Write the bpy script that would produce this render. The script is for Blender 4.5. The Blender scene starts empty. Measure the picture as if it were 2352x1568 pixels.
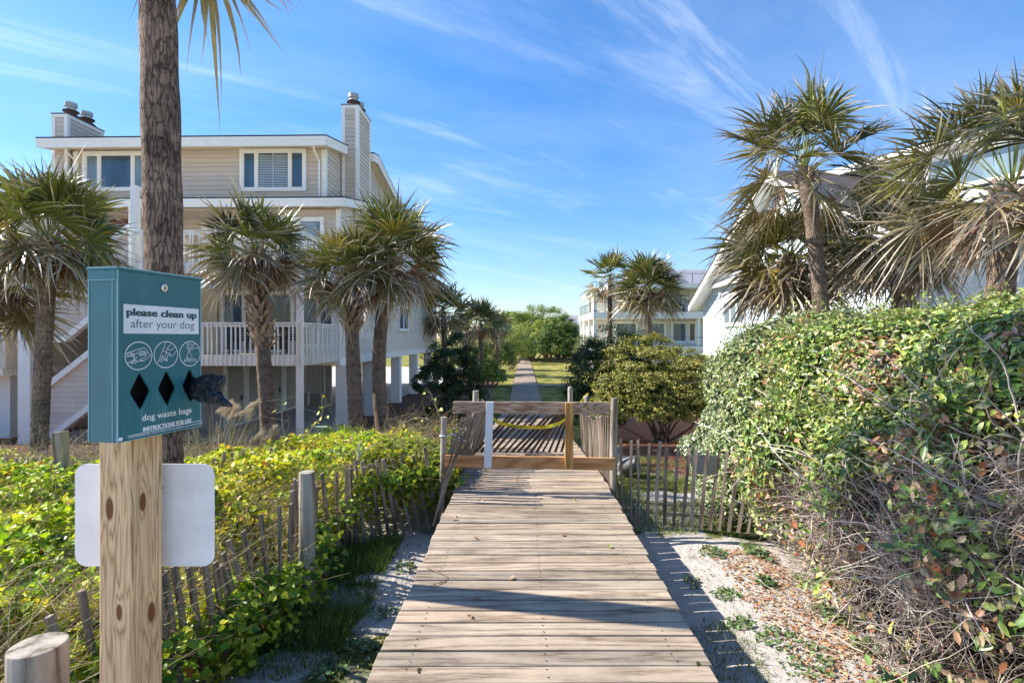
import bpy, math, random
import numpy as np
from mathutils import Vector
PI = math.pi
scene = bpy.context.scene
C = scene.collection
F = 1240.0; HZ = 775.0; CX = 1176.0; EYE = 1.75

def at(px, py, Y):
    return Vector(((px-CX)/F*Y, Y, EYE-(py-HZ)/F*Y))
def hx(px, Y): return (px-CX)/F*Y
def hz(py, Y): return EYE-(py-HZ)/F*Y

# ------------------------------------------------------------ value noise
def _hash(ix, iy, iz, seed):
    n = (ix.astype(np.int64)*374761393 + iy.astype(np.int64)*668265263 + iz.astype(np.int64)*2147483647 + seed*974634777) & 0xffffffff
    n = ((n ^ (n >> 13))*1274126177) & 0xffffffff
    n = n ^ (n >> 16)
    return (n & 0xffff)/65535.0
def vnoise(x, y, z=0.0, seed=0):
    x = np.asarray(x, float); y = np.asarray(y, float); z = np.zeros_like(x)+z
    ix, iy, iz = np.floor(x), np.floor(y), np.floor(z)
    fx, fy, fz = x-ix, y-iy, z-iz
    fx, fy, fz = [f*f*(3-2*f) for f in (fx, fy, fz)]
    r = 0
    for a in (0, 1):
        for b in (0, 1):
            for c in (0, 1):
                w = (fx if a else 1-fx)*(fy if b else 1-fy)*(fz if c else 1-fz)
                r = r + w*_hash(ix+a, iy+b, iz+c, seed)
    return r*2-1
def fbm(x, y, z=0.0, seed=0, oct=4):
    r = 0; a = .5; f = 1
    for i in range(oct):
        r = r + a*vnoise(np.asarray(x)*f, np.asarray(y)*f, np.asarray(z)*f, seed+i*7)
        a *= .5; f *= 2.03
    return r

# ------------------------------------------------------------ terrain and deck
def zdeck(y): return float(np.interp(y, [0, 7.0, 9.4, 16.2, 22, 29, 200], [0, 0, -.2, -.72, -1.25, -1.76, -1.76]))
def deckx(y): return .1+.0218*y
def ground(x, y):
    x = np.asarray(x, float); y = np.asarray(y, float)
    g = np.interp(y, [-50, 7, 10, 13.5, 16.5, 19, 3000], [-.45, -.47, -.6, -.97, -1.55, -1.85, -1.85])
    near = np.clip((14-y)/8, 0, 1)
    g = g + near*(.05*fbm(x*.9, y*.9, 0, 3)+.015*fbm(x*5, y*5, 0, 5))
    return g
def gz(x, y): return float(ground(x, y))

# ------------------------------------------------------------ mesh collector
class MB:
    def __init__(s):
        s.v = []; s.f = []; s.c = []; s.m = []; s.col = (1, 1, 1); s.mi = 0
    def vert(s, p):
        s.v.append((p[0], p[1], p[2])); s.c.append(s.col); return len(s.v)-1
    def face(s, idx): s.f.append(tuple(idx)); s.m.append(s.mi)
    def poly(s, pts): s.face([s.vert(p) for p in pts])
    def box(s, x0, x1, y0, y1, z0, z1):
        p = [(x0,y0,z0),(x1,y0,z0),(x1,y1,z0),(x0,y1,z0),(x0,y0,z1),(x1,y0,z1),(x1,y1,z1),(x0,y1,z1)]
        s.hexa(p)
    def hexa(s, p):
        i = [s.vert(q) for q in p]
        for f in ((3,2,1,0),(4,5,6,7),(0,1,5,4),(1,2,6,5),(2,3,7,6),(3,0,4,7)): s.face([i[k] for k in f])
    def bar(s, a, b, w, h, up=(0, 0, 1)):
        a = Vector(a); b = Vector(b); d = (b-a).normalized(); u = Vector(up)
        sd = d.cross(u)
        if sd.length < 1e-4: sd = d.cross(Vector((0, 1, 0)))
        sd.normalize(); u = sd.cross(d).normalized()
        sd *= w/2; u *= h/2
        s.hexa([a-sd-u, a+sd-u, b+sd-u, b-sd-u, a-sd+u, a+sd+u, b+sd+u, b-sd+u])
    def prism(s, pts, ext):
        """closed prism: polygon pts (list of Vector) extruded by ext"""
        e = Vector(ext); n = len(pts)
        a = [s.vert(p) for p in pts]; b = [s.vert(Vector(p)+e) for p in pts]
        s.face(a[::-1]); s.face(b)
        for i in range(n): s.face((a[i], a[(i+1) % n], b[(i+1) % n], b[i]))
    def tube(s, pts, rad, n=8, cap=True, squash=None):
        pts = [Vector(p) for p in pts]
        if not hasattr(rad, '__len__'): rad = [rad]*len(pts)
        rings = []; ref = None
        for i, p in enumerate(pts):
            d = (pts[min(i+1, len(pts)-1)]-pts[max(i-1, 0)])
            if d.length < 1e-9: d = Vector((0, 0, 1))
            d.normalize()
            if ref is None:
                ref = Vector((1, 0, 0)) if abs(d.x) < .8 else Vector((0, 1, 0))
            u = (ref-d*ref.dot(d)).normalized(); w = d.cross(u); ref = u
            r = rad[i]
            rings.append([s.vert(p+u*(r*math.cos(2*PI*k/n))+w*(r*math.sin(2*PI*k/n))) for k in range(n)])
        for a, b in zip(rings, rings[1:]):
            for k in range(n): s.face((a[k], a[(k+1) % n], b[(k+1) % n], b[k]))
        if cap: s.face(rings[0][::-1]); s.face(rings[-1])
    def lathe(s, prof, c=(0, 0, 0), n=20):
        rings = []
        for r, z in prof:
            rings.append([s.vert((c[0]+r*math.cos(2*PI*k/n), c[1]+r*math.sin(2*PI*k/n), c[2]+z)) for k in range(n)])
        for a, b in zip(rings, rings[1:]):
            for k in range(n): s.face((a[k], a[(k+1) % n], b[(k+1) % n], b[k]))
        s.face(rings[0][::-1]); s.face(rings[-1])
    def build(s, name, mat, parent=None, world=False, smooth=False, bevel=0):
        v = np.array(s.v, dtype=np.float64).reshape(-1, 3)
        if world and parent is not None: v = v-np.array(parent.location)
        me = bpy.data.meshes.new(name)
        me.from_pydata(v.tolist(), [], s.f); me.update()
        mats = mat if isinstance(mat, (list, tuple)) else [mat]
        for m in mats: me.materials.append(m)
        if len(mats) > 1: me.polygons.foreach_set('material_index', s.m)
        at_ = me.color_attributes.new('Col', 'FLOAT_COLOR', 'POINT')
        cc = np.ones((len(s.v), 4), np.float32); cc[:, :3] = np.array(s.c, np.float32)
        at_.data.foreach_set('color', cc.ravel())
        if smooth: me.polygons.foreach_set('use_smooth', [True]*len(me.polygons))
        o = bpy.data.objects.new(name, me); C.objects.link(o)
        if parent is not None: o.parent = parent
        if bevel:
            b = o.modifiers.new('bevel', 'BEVEL'); b.width = bevel; b.segments = 2; b.limit_method = 'ANGLE'
        return o

def build_each(mb, name, mat, parent, **k):
    """one object per box collected in mb"""
    for i in range(0, len(mb.v), 8):
        q = MB(); q.v = mb.v[i:i+8]; q.c = mb.c[i:i+8]; fs = [f for f in mb.f if i <= min(f) and max(f) < i+8]
        q.f = [tuple(j-i for j in f) for f in fs]; q.m = [0]*len(fs); q.build(name, mat, parent, **k)

class NB:
    """numpy batch of equal-topology bits, quads/tris"""
    def __init__(s): s.V = []; s.Cc = []; s.Q = []; s.T = []; s.P = {}; s.n = 0
    def add(s, verts, faces, cols):
        """verts (N,k,3), faces list of index tuples within k, cols (N,k,3)"""
        N, k, _ = verts.shape
        base = (s.n+np.arange(N)*k)[:, None]
        for f in faces:
            s.P.setdefault(len(f), []).append(base+np.array(f)[None, :])
        s.V.append(verts.reshape(-1, 3)); s.Cc.append(np.broadcast_to(cols, verts.shape).reshape(-1, 3)); s.n += N*k
    def build(s, name, mat, parent=None, world=True, smooth=False):
        V = np.concatenate(s.V).astype(np.float32); Cc = np.concatenate(s.Cc).astype(np.float32)
        if world and parent is not None: V = V-np.array(parent.location, np.float32)
        loops = []; starts = []; tot = []; off = 0
        for k in sorted(s.P):
            a = np.concatenate(s.P[k]); loops.append(a.ravel()); n = len(a)
            starts.append(off+np.arange(n)*k); tot.append(np.full(n, k)); off += n*k
        loops = np.concatenate(loops).astype(np.int32); starts = np.concatenate(starts).astype(np.int32); tot = np.concatenate(tot).astype(np.int32)
        me = bpy.data.meshes.new(name)
        me.vertices.add(len(V)); me.vertices.foreach_set('co', V.ravel())
        me.loops.add(len(loops)); me.loops.foreach_set('vertex_index', loops)
        me.polygons.add(len(starts)); me.polygons.foreach_set('loop_start', starts); me.polygons.foreach_set('loop_total', tot)
        me.update(calc_edges=True); me.validate()
        a = me.color_attributes.new('Col', 'FLOAT_COLOR', 'POINT')
        cc = np.ones((len(V), 4), np.float32); cc[:, :3] = Cc; a.data.foreach_set('color', cc.ravel())
        if smooth: me.polygons.foreach_set('use_smooth', [True]*len(me.polygons))
        me.materials.append(mat)
        o = bpy.data.objects.new(name, me); C.objects.link(o)
        if parent is not None: o.parent = parent
        return o

def tag(o, label=None, cat=None, group=None, kind=None):
    if label: o['label'] = label
    if cat: o['category'] = cat
    if group: o['group'] = group
    if kind: o['kind'] = kind
    return o
def thing(name, loc, label, cat, group=None, rz=0):
    o = bpy.data.objects.new(name, None); C.objects.link(o)
    o.location = loc; o.rotation_euler = (0, 0, rz); o.empty_display_size = .2
    return tag(o, label, cat, group)

# ------------------------------------------------------------ materials
def new_mat(name):
    m = bpy.data.materials.new(name); m.use_nodes = True
    nt = m.node_tree; b = nt.nodes['Principled BSDF']
    return m, nt, b
def N(nt, t, **kw):
    n = nt.nodes.new(t)
    for k, v in kw.items():
        if k in n.inputs: n.inputs[k].default_value = v
        else: setattr(n, k, v)
    return n
def L(nt, a, b): nt.links.new(a, b)
def texco(nt, scale=(1, 1, 1), rot=(0, 0, 0), src='Object'):
    t = N(nt, 'ShaderNodeTexCoord'); mp = N(nt, 'ShaderNodeMapping')
    mp.inputs['Scale'].default_value = scale; mp.inputs['Rotation'].default_value = rot
    L(nt, t.outputs[src], mp.inputs['Vector']); return mp.outputs['Vector']
def ramp(nt, fac, stops, interp='LINEAR'):
    r = N(nt, 'ShaderNodeValToRGB'); r.color_ramp.interpolation = interp
    e = r.color_ramp.elements
    while len(e) < len(stops): e.new(.5)
    for q, (p, c) in zip(e, stops):
        q.position = p; q.color = (c[0], c[1], c[2], 1) if hasattr(c, '__len__') else (c, c, c, 1)
    L(nt, fac, r.inputs['Fac']); return r.outputs['Color']
def mixc(nt, a, b, fac, mode='MIX'):
    n = N(nt, 'ShaderNodeMix', data_type='RGBA', blend_type=mode)
    for inp, val in ((n.inputs[6], a), (n.inputs[7], b), (n.inputs[0], fac)):
        if hasattr(val, 'links'): L(nt, val, inp)
        elif hasattr(val, '__len__'): inp.default_value = (*val, 1)
        else: inp.default_value = val
    return n.outputs[2]
def attr(nt):
    n = N(nt, 'ShaderNodeVertexColor', layer_name='Col'); return n.outputs['Color']
def noise(nt, vec, scale, detail=4, rough=.6, dist=0):
    n = N(nt, 'ShaderNodeTexNoise'); L(nt, vec, n.inputs['Vector'])
    n.inputs['Scale'].default_value = scale; n.inputs['Detail'].default_value = detail
    n.inputs['Roughness'].default_value = rough; n.inputs['Distortion'].default_value = dist
    return n.outputs['Fac']
def bump(nt, b, h, strength=.3, dist=.01):
    n = N(nt, 'ShaderNodeBump'); n.inputs['Strength'].default_value = strength; n.inputs['Distance'].default_value = dist
    L(nt, h, n.inputs['Height']); L(nt, n.outputs['Normal'], b.inputs['Normal'])

def paint(name, col, var=.12, rough=.55, scale=3, dirt=None, streak=False):
    m, nt, b = new_mat(name)
    v = texco(nt, (1, 1, .25) if streak else (1, 1, 1))
    n1 = noise(nt, v, scale, 5, .65)
    c = ramp(nt, n1, [(.25, [x*(1-var) for x in col]), (.75, [min(1, x*(1+var*.4)) for x in col])])
    if dirt:
        n2 = noise(nt, v, scale*6, 6, .75)
        f = ramp(nt, n2, [(.55, 0), (.75, .8)])
        c = mixc(nt, c, dirt, f)
    c = mixc(nt, c, attr(nt), 1.0, 'MULTIPLY')
    L(nt, c, b.inputs['Base Color']); b.inputs['Roughness'].default_value = rough
    b.inputs['Specular IOR Level'].default_value = .3
    bump(nt, b, noise(nt, v, scale*12, 4, .7), .15, .004)
    return m

def wood(name, light, dark, axis='X', rough=.8, scale=1.0, knots=False, ringf=14, streaks=.7):
    """long-grained wood, colour attribute multiplies it and shifts the pattern"""
    m, nt, b = new_mat(name)
    sc = {'X': (.10, 1, 1), 'Y': (1, .10, 1), 'Z': (1, 1, .08)}[axis]
    t = N(nt, 'ShaderNodeTexCoord')
    sep = N(nt, 'ShaderNodeSeparateColor'); L(nt, attr(nt), sep.inputs[0])
    cmb = N(nt, 'ShaderNodeCombineXYZ')
    k = N(nt, 'ShaderNodeMath', operation='MULTIPLY'); L(nt, sep.outputs[0], k.inputs[0]); k.inputs[1].default_value = 57.0
    for i in range(3): L(nt, k.outputs[0], cmb.inputs[i])
    ad = N(nt, 'ShaderNodeVectorMath', operation='ADD'); L(nt, t.outputs['Object'], ad.inputs[0]); L(nt, cmb.outputs[0], ad.inputs[1])
    mp = N(nt, 'ShaderNodeMapping'); mp.inputs['Scale'].default_value = [q*scale for q in sc]; L(nt, ad.outputs[0], mp.inputs['Vector'])
    v = mp.outputs['Vector']
    fine = noise(nt, v, 90, 5, .7)
    n = N(nt, 'ShaderNodeTexNoise'); L(nt, v, n.inputs['Vector']); n.inputs['Scale'].default_value = ringf*.35; n.inputs['Detail'].default_value = 2
    mm = N(nt, 'ShaderNodeMath', operation='MULTIPLY'); L(nt, n.outputs['Fac'], mm.inputs[0]); mm.inputs[1].default_value = ringf
    fr = N(nt, 'ShaderNodeMath', operation='PINGPONG'); L(nt, mm.outputs[0], fr.inputs[0]); fr.inputs[1].default_value = 1
    ring = fr.outputs[0]
    mx = N(nt, 'ShaderNodeMath', operation='MULTIPLY_ADD'); L(nt, fine, mx.inputs[0]); mx.inputs[1].default_value = streaks; 
    m2 = N(nt, 'ShaderNodeMath', operation='MULTIPLY'); L(nt, ring, m2.inputs[0]); m2.inputs[1].default_value = 1-streaks
    L(nt, m2.outputs[0], mx.inputs[2])
    c = ramp(nt, mx.outputs[0], [(.28, dark), (.42, [(a*.45+b_*.55) for a, b_ in zip(dark, light)]), (.6, light)])
    big = noise(nt, texco(nt), 2.3, 5, .65)
    c = mixc(nt, c, ramp(nt, big, [(.3, .72), (.7, 1.1)]), 1.0, 'MULTIPLY')
    c = mixc(nt, c, attr(nt), 1.0, 'MULTIPLY')
    L(nt, c, b.inputs['Base Color']); b.inputs['Roughness'].default_value = rough
    b.inputs['Specular IOR Level'].default_value = .25
    bump(nt, b, mx.outputs[0], .5, .004)
    return m

def leafmat(name, trans=.3, rough=.45, spec=.4):
    m, nt, b = new_mat(name)
    v = texco(nt); n1 = noise(nt, v, 35, 3, .6)
    c = mixc(nt, attr(nt), ramp(nt, n1, [(.3, .78), (.7, 1.15)]), 1.0, 'MULTIPLY')
    L(nt, c, b.inputs['Base Color']); b.inputs['Roughness'].default_value = rough
    b.inputs['Specular IOR Level'].default_value = spec
    if trans > 0:
        tr = N(nt, 'ShaderNodeBsdfTranslucent'); L(nt, mixc(nt, c, (1.0, 1.0, .55), 1.0, 'MULTIPLY'), tr.inputs['Color'])
        ms = N(nt, 'ShaderNodeMixShader'); ms.inputs[0].default_value = trans
        L(nt, b.outputs[0], ms.inputs[1]); L(nt, tr.outputs[0], ms.inputs[2])
        L(nt, ms.outputs[0], nt.nodes['Material Output'].inputs['Surface'])
    return m

def plain(name, col, rough=.5, metal=0, spec=.5, bumpy=0, bscale=60):
    m, nt, b = new_mat(name)
    v = texco(nt); n1 = noise(nt, v, 8, 5, .65)
    c = mixc(nt, ramp(nt, n1, [(.3, [x*.85 for x in col]), (.7, [min(1, x*1.08) for x in col])]), attr(nt), 1.0, 'MULTIPLY')
    L(nt, c, b.inputs['Base Color'])
    b.inputs['Roughness'].default_value = rough; b.inputs['Metallic'].default_value = metal; b.inputs['Specular IOR Level'].default_value = spec
    if bumpy: bump(nt, b, noise(nt, v, bscale, 4, .6), bumpy, .01)
    return m

def glassmat(name, tint, rough=.05):
    m, nt, b = new_mat(name)
    v = texco(nt, (1, 1, .35)); n1 = noise(nt, v, 1.4, 3, .5)
    L(nt, ramp(nt, n1, [(.35, [x*.5 for x in tint]), (.65, tint)]), b.inputs['Base Color'])
    b.inputs['Roughness'].default_value = rough; b.inputs['Specular IOR Level'].default_value = .7
    b.inputs['IOR'].default_value = 1.5
    bump(nt, b, noise(nt, texco(nt), 1.1, 1, .5), .05, .02)
    return m

def bark(name, light, dark, vs=30, cells=True):
    m, nt, b = new_mat(name)
    v = texco(nt, (1, 1, .2))
    vo = N(nt, 'ShaderNodeTexVoronoi', feature='DISTANCE_TO_EDGE'); vo.inputs['Scale'].default_value = vs
    nv = N(nt, 'ShaderNodeTexNoise'); L(nt, v, nv.inputs['Vector']); nv.inputs['Scale'].default_value = vs*.6; nv.inputs['Detail'].default_value = 3
    ad = N(nt, 'ShaderNodeVectorMath', operation='MULTIPLY_ADD'); L(nt, nv.outputs['Color'], ad.inputs[0]); ad.inputs[1].default_value = (.05, .05, .05); L(nt, v, ad.inputs[2])
    L(nt, ad.outputs[0], vo.inputs['Vector'])
    crack = ramp(nt, vo.outputs['Distance'], [(.0, 0), (.13, 1)])
    crack = mixc(nt, crack, (1, 1, 1), ramp(nt, noise(nt, texco(nt, (1, 1, .35)), vs*.9, 4, .7), [(.50, 0), (.64, .8)]))
    v2 = texco(nt); big = noise(nt, v2, 3.5, 5, .7)
    rg = noise(nt, texco(nt, (.3, .3, 9)), 2.2, 3, .6)
    c = ramp(nt, noise(nt, v, 40, 5, .7), [(.3, [x*.65 for x in light]), (.7, light)])
    c = mixc(nt, dark, c, crack)
    c = mixc(nt, c, ramp(nt, big, [(.32, .42), (.55, 1.0)]), 1.0, 'MULTIPLY')
    c = mixc(nt, c, ramp(nt, rg, [(.35, .75), (.6, 1.05)]), 1.0, 'MULTIPLY')
    c = mixc(nt, c, attr(nt), 1.0, 'MULTIPLY')
    L(nt, c, b.inputs['Base Color']); b.inputs['Roughness'].default_value = .9; b.inputs['Specular IOR Level'].default_value = .15
    bump(nt, b, crack, .7, .02)
    return m

M = {}
M['white'] = paint('white_trim_paint', (.88, .86, .80), .06, .5, 2, (.6, .56, .48))
M['whiterail'] = paint('weathered_white_paint', (.90, .87, .78), .06, .6, 4, (.45, .4, .32), True)
M['cream'] = paint('cream_soffit_paint', (.84, .74, .54), .1)
M['taupe'] = paint('taupe_lap_siding', (.63, .545, .45), .10, .6, 1.2)
M['taupe2'] = paint('pale_lap_siding', (.74, .67, .57), .10, .6, 1.2)
M['doorbeige'] = paint('beige_door_paint', (.45, .42, .36), .1)
M['blue'] = paint('pale_blue_siding', (.66, .76, .82), .06, .5, 1.5)
M['cwhite'] = paint('warm_white_stucco', (.66, .62, .56), .08, .6, 1)
M['roofdark'] = plain('dark_shingle_edge', (.055, .045, .045), .9, bumpy=.4, bscale=20)
M['metalroof'] = plain('grey_metal_roof', (.42, .41, .42), .45, .2)
M['brown'] = plain('brown_wood_door', (.16, .06, .03), .5)
M['rust'] = plain('rusty_flue_metal', (.13, .08, .07), .6, .3)
M['galv'] = plain('galvanised_flue_metal', (.45, .42, .38), .45, .6)
M['glassblue'] = glassmat('window_glass_blue', (.07, .13, .19))
M['glassdark'] = glassmat('window_glass_dark', (.02, .03, .035))
M['glasspale'] = glassmat('window_glass_curtained', (.22, .31, .35), .12)
M['blind'] = plain('white_blind_slats', (.45, .5, .52), .5)
M['black'] = plain('black_metal', (.02, .02, .022), .4)
M['concrete'] = plain('concrete_slab', (.42, .41, .39), .85, bumpy=.2, bscale=30)
M['drive'] = plain('pale_driveway', (.5, .49, .47), .85, bumpy=.2, bscale=10)
M['deck'] = wood('weathered_deck_wood', (.48, .385, .285), (.17, .12, .085), 'X', .85, 1.0, ringf=14, streaks=.70)
M['greywood'] = wood('grey_weathered_picket', (.42, .35, .27), (.12, .09, .065), 'Z', .9, 1.0, streaks=.6)
M['postwood'] = wood('grey_round_post_wood', (.46, .41, .34), (.15, .12, .09), 'Z', .9, .8, streaks=.6)
M['shadepicket'] = wood('shade_toned_picket', (.13, .09, .06), (.05, .035, .025), 'Z', .9, 1.0, streaks=.6)  # darker copy of the picket wood, unlit side put into its colour
M['pine'] = wood('golden_pine_post', (.62, .42, .22), (.30, .15, .06), 'Z', .7, .8, ringf=26, streaks=.3)
M['pinenew'] = wood('new_yellow_pine', (.60, .34, .11), (.40, .19, .05), 'Z', .6, .8, ringf=16, streaks=.35)
M['beamgrey'] = wood('brown_grey_beam', (.62, .44, .31), (.30, .18, .11), 'X', .75, .8, ringf=34, streaks=.25)
M['beamred'] = wood('orange_brown_beam', (.62, .33, .145), (.42, .20, .08), 'X', .7, .8, ringf=16, streaks=.35)
M['palmleaf'] = leafmat('palm_frond', .10, .42, .5)
M['deadleaf'] = leafmat('dead_palm_frond', .1, .7, .2)
M['vine'] = leafmat('vine_leaf', .38, .42, .35)
M['hedge'] = leafmat('hedge_leaf', .16, .34, .55)
M['bush'] = leafmat('bush_leaf', .22, .5, .4)
M['twig'] = plain('dry_twig', (1.0, .98, .95), .85, spec=.2)
M['bark1'] = bark('palm_bark_plated', (.36, .25, .185), (.085, .06, .05), 34)
M['bark2'] = bark('palm_bark_grey', (.36, .27, .20), (.12, .085, .065), 40)
M['boot'] = plain('palm_boot_fibre', (.42, .33, .25), .9, bumpy=.4, bscale=25)
M['limb'] = plain('shrub_limb_bark', (.20, .15, .11), .9, bumpy=.4, bscale=25)
# ------------------------------------------------------------ camera, sun, sky
cam_d = bpy.data.cameras.new('camera'); cam = bpy.data.objects.new('camera', cam_d); C.objects.link(cam)
cam.location = (0, 0, EYE); cam.rotation_euler = (PI/2, 0, 0)
cam_d.sensor_width = 36; cam_d.lens = F/2352*36; cam_d.shift_y = -9/2352
cam_d.clip_start = .05; cam_d.clip_end = 5000
scene.camera = cam
SUN_EL = math.radians(38.5); SUN_AZ = math.atan2(-1, .2)   # clockwise from +Y
sd = bpy.data.lights.new('sun', 'SUN'); sd.energy = 5.0; sd.angle = math.radians(.5); sd.color = (1, .94, .85)
so = bpy.data.objects.new('sun', sd); C.objects.link(so)
tosun = Vector((math.sin(SUN_AZ)*math.cos(SUN_EL), math.cos(SUN_AZ)*math.cos(SUN_EL), math.sin(SUN_EL)))
so.rotation_euler = tosun.to_track_quat('Z', 'Y').to_euler()
W = bpy.data.worlds.new('World'); scene.world = W; W.use_nodes = True
nt = W.node_tree; bg = nt.nodes['Background']
sky = N(nt, 'ShaderNodeTexSky', sky_type='NISHITA'); sky.sun_disc = False
sky.sun_elevation = SUN_EL; sky.sun_rotation = SUN_AZ; sky.altitude = 0; sky.air_density = 1.0; sky.dust_density = .3; sky.ozone_density = 2.0
hsv = N(nt, 'ShaderNodeHueSaturation'); hsv.inputs['Saturation'].default_value = 1.3; hsv.inputs['Value'].default_value = 1.0
L(nt, sky.outputs[0], hsv.inputs['Color'])
tc = N(nt, 'ShaderNodeTexCoord'); sp = N(nt, 'ShaderNodeSeparateXYZ'); L(nt, tc.outputs['Generated'], sp.inputs[0])
zz = N(nt, 'ShaderNodeMath', operation='ADD'); L(nt, sp.outputs[2], zz.inputs[0]); zz.inputs[1].default_value = .12
dx = N(nt, 'ShaderNodeMath', operation='DIVIDE'); L(nt, sp.outputs[0], dx.inputs[0]); L(nt, zz.outputs[0], dx.inputs[1])
dy = N(nt, 'ShaderNodeMath', operation='DIVIDE'); L(nt, sp.outputs[1], dy.inputs[0]); L(nt, zz.outputs[0], dy.inputs[1])
cb = N(nt, 'ShaderNodeCombineXYZ'); L(nt, dx.outputs[0], cb.inputs[0]); L(nt, dy.outputs[0], cb.inputs[1])
def cloud(scale, rot, sc, lo, hi, loc=(0, 0, 0), dist=.6):
    mp = N(nt, 'ShaderNodeMapping'); mp.vector_type = 'TEXTURE'; mp.inputs['Scale'].default_value = sc; mp.inputs['Rotation'].default_value = (0, 0, rot); mp.inputs['Location'].default_value = loc
    L(nt, cb.outputs[0], mp.inputs['Vector'])
    return ramp(nt, noise(nt, mp.outputs[0], scale, 9, .62, dist), [(lo, 0), (hi, 1)])
c1 = cloud(1.2, math.radians(40), (2.8, .42, 1), .53, .92, (2.2, 2.9, 0), 1.1)
c2 = cloud(.75, math.radians(25), (1.8, .9, 1), .42, .72, (7.3, 2.2, 0), .5)
cm = N(nt, 'ShaderNodeMath', operation='MULTIPLY'); L(nt, c1, cm.inputs[0]); L(nt, c2, cm.inputs[1])
cs = N(nt, 'ShaderNodeMath', operation='MULTIPLY_ADD'); L(nt, cm.outputs[0], cs.inputs[0]); cs.inputs[1].default_value = 1.0
c2s = N(nt, 'ShaderNodeMath', operation='MULTIPLY'); L(nt, c2, c2s.inputs[0]); c2s.inputs[1].default_value = .12
L(nt, c2s.outputs[0], cs.inputs[2]); cs.use_clamp = True
hm = N(nt, 'ShaderNodeMapRange'); L(nt, sp.outputs[2], hm.inputs[0]); hm.inputs[1].default_value = .02; hm.inputs[2].default_value = .2
cf = N(nt, 'ShaderNodeMath', operation='MULTIPLY'); L(nt, cs.outputs[0], cf.inputs[0]); L(nt, hm.outputs[0], cf.inputs[1])
ef = N(nt, 'ShaderNodeMapRange'); L(nt, sp.outputs[2], ef.inputs[0]); ef.inputs[1].default_value = 0; ef.inputs[2].default_value = .45; ef.inputs[3].default_value = 0; ef.inputs[4].default_value = 1
skyc = mixc(nt, hsv.outputs[0], ramp(nt, ef.outputs[0], [(0, (.70, .69, .77)), (.35, (.76, .80, .91)), (1, (.86, .94, 1.04))]), 1.0, 'MULTIPLY')
L(nt, mixc(nt, skyc, (7.2, 7.6, 8.2), cf.outputs[0]), bg.inputs['Color'])
bg.inputs['Strength'].default_value = .125
scene.view_settings.view_transform = 'Standard'; scene.view_settings.look = 'None'
scene.view_settings.exposure = .95; scene.view_settings.gamma = 1

# ------------------------------------------------------------ ground
def sm(a, b, x): t = np.clip((x-a)/(b-a), 0, 1); return t*t*(3-2*t)
def ground_masks(x, y):
    wob = 1.1*fbm(x*.35, y*.35, 0, 11)
    dcx = .1+.0218*y
    left = dcx-.9-x; right = x-(dcx+.9)
    # mulch beds: left from 8.5 on beyond 1.2 m, right from 9 to 25 beyond 1.8 m
    ml = sm(9.5, 11.5, y+wob)*sm(1.0, 1.8, left+wob*.6)*(1-sm(46, 50, y))
    mr = sm(8.6, 9.6, y+wob*.5)*sm(.9, 1.7, right+wob*.5)*(1-sm(23, 26, y+wob))
    mulch = np.clip(ml+mr, 0, 1)
    lawn = sm(12, 15, y+wob)*(1-mulch)
    gr = np.clip(sm(-.05, .45, fbm(x*.8, y*.8, 0, 21)+.25*fbm(x*4, y*4, 0, 23)+.1*sm(5.5, 8, y)), 0, 1)*(1-mulch)*(1-lawn)
    return mulch, lawn, gr
def grid_ground(xs, ys, name, mat):
    X, Y = np.meshgrid(xs, ys); Z = ground(X, Y)
    nx, ny = len(xs), len(ys)
    V = np.stack([X, Y, Z], -1).reshape(-1, 3)
    mu, la, gr = ground_masks(V[:, 0], V[:, 1])
    idx = np.arange(nx*ny).reshape(ny, nx)
    q = np.stack([idx[:-1, :-1], idx[:-1, 1:], idx[1:, 1:], idx[1:, :-1]], -1).reshape(-1, 4)
    b = NB(); b.V = [V]; b.Cc = [np.stack([mu, la, gr], -1)]; b.P = {4: [q]}; b.n = len(V)
    return b.build(name, mat, smooth=True)
m, nt, b = new_mat('ground_sand_mulch_lawn')
v = texco(nt); sepc = N(nt, 'ShaderNodeSeparateColor'); L(nt, attr(nt), sepc.inputs[0])
nf = noise(nt, v, 70, 5, .7); nm = noise(nt, v, 9, 5, .7); nl = noise(nt, v, 1.3, 4, .6)
sand = ramp(nt, nm, [(.3, (.62, .56, .49)), (.7, (.80, .75, .68))])
spk = ramp(nt, noise(nt, v, 130, 3, .7), [(.30, .35), (.42, 1)])
sand = mixc(nt, sand, spk, 1.0, 'MULTIPLY')
straw = noise(nt, texco(nt, (1, .3, 1), (0, 0, .7)), 60, 5, .8)
mul = ramp(nt, straw, [(.3, (.045, .025, .018)), (.5, (.17, .085, .055)), (.72, (.34, .20, .14))])
grs = ramp(nt, nf, [(.3, (.035, .05, .012)), (.55, (.17, .19, .045)), (.75, (.36, .33, .12))])
lw = ramp(nt, nl, [(.38, (.10, .15, .025)), (.5, (.30, .28, .065)), (.64, (.42, .33, .12))])
lw = mixc(nt, lw, ramp(nt, nf, [(.3, .6), (.7, 1.2)]), 1.0, 'MULTIPLY')
def edge(ch, nz, w=.18):
    a = N(nt, 'ShaderNodeMath', operation='SUBTRACT'); L(nt, ch, a.inputs[0])
    s_ = N(nt, 'ShaderNodeMath', operation='MULTIPLY_ADD'); L(nt, nz, s_.inputs[0]); s_.inputs[1].default_value = -.9; s_.inputs[2].default_value = .9
    L(nt, s_.outputs[0], a.inputs[1])
    mr_ = N(nt, 'ShaderNodeMapRange'); L(nt, a.outputs[0], mr_.inputs[0]); mr_.inputs[1].default_value = -w+.0; mr_.inputs[2].default_value = w
    return mr_.outputs[0]
c = mixc(nt, sand, grs, edge(sepc.outputs[2], noise(nt, v, 22, 5, .75)))
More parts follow.
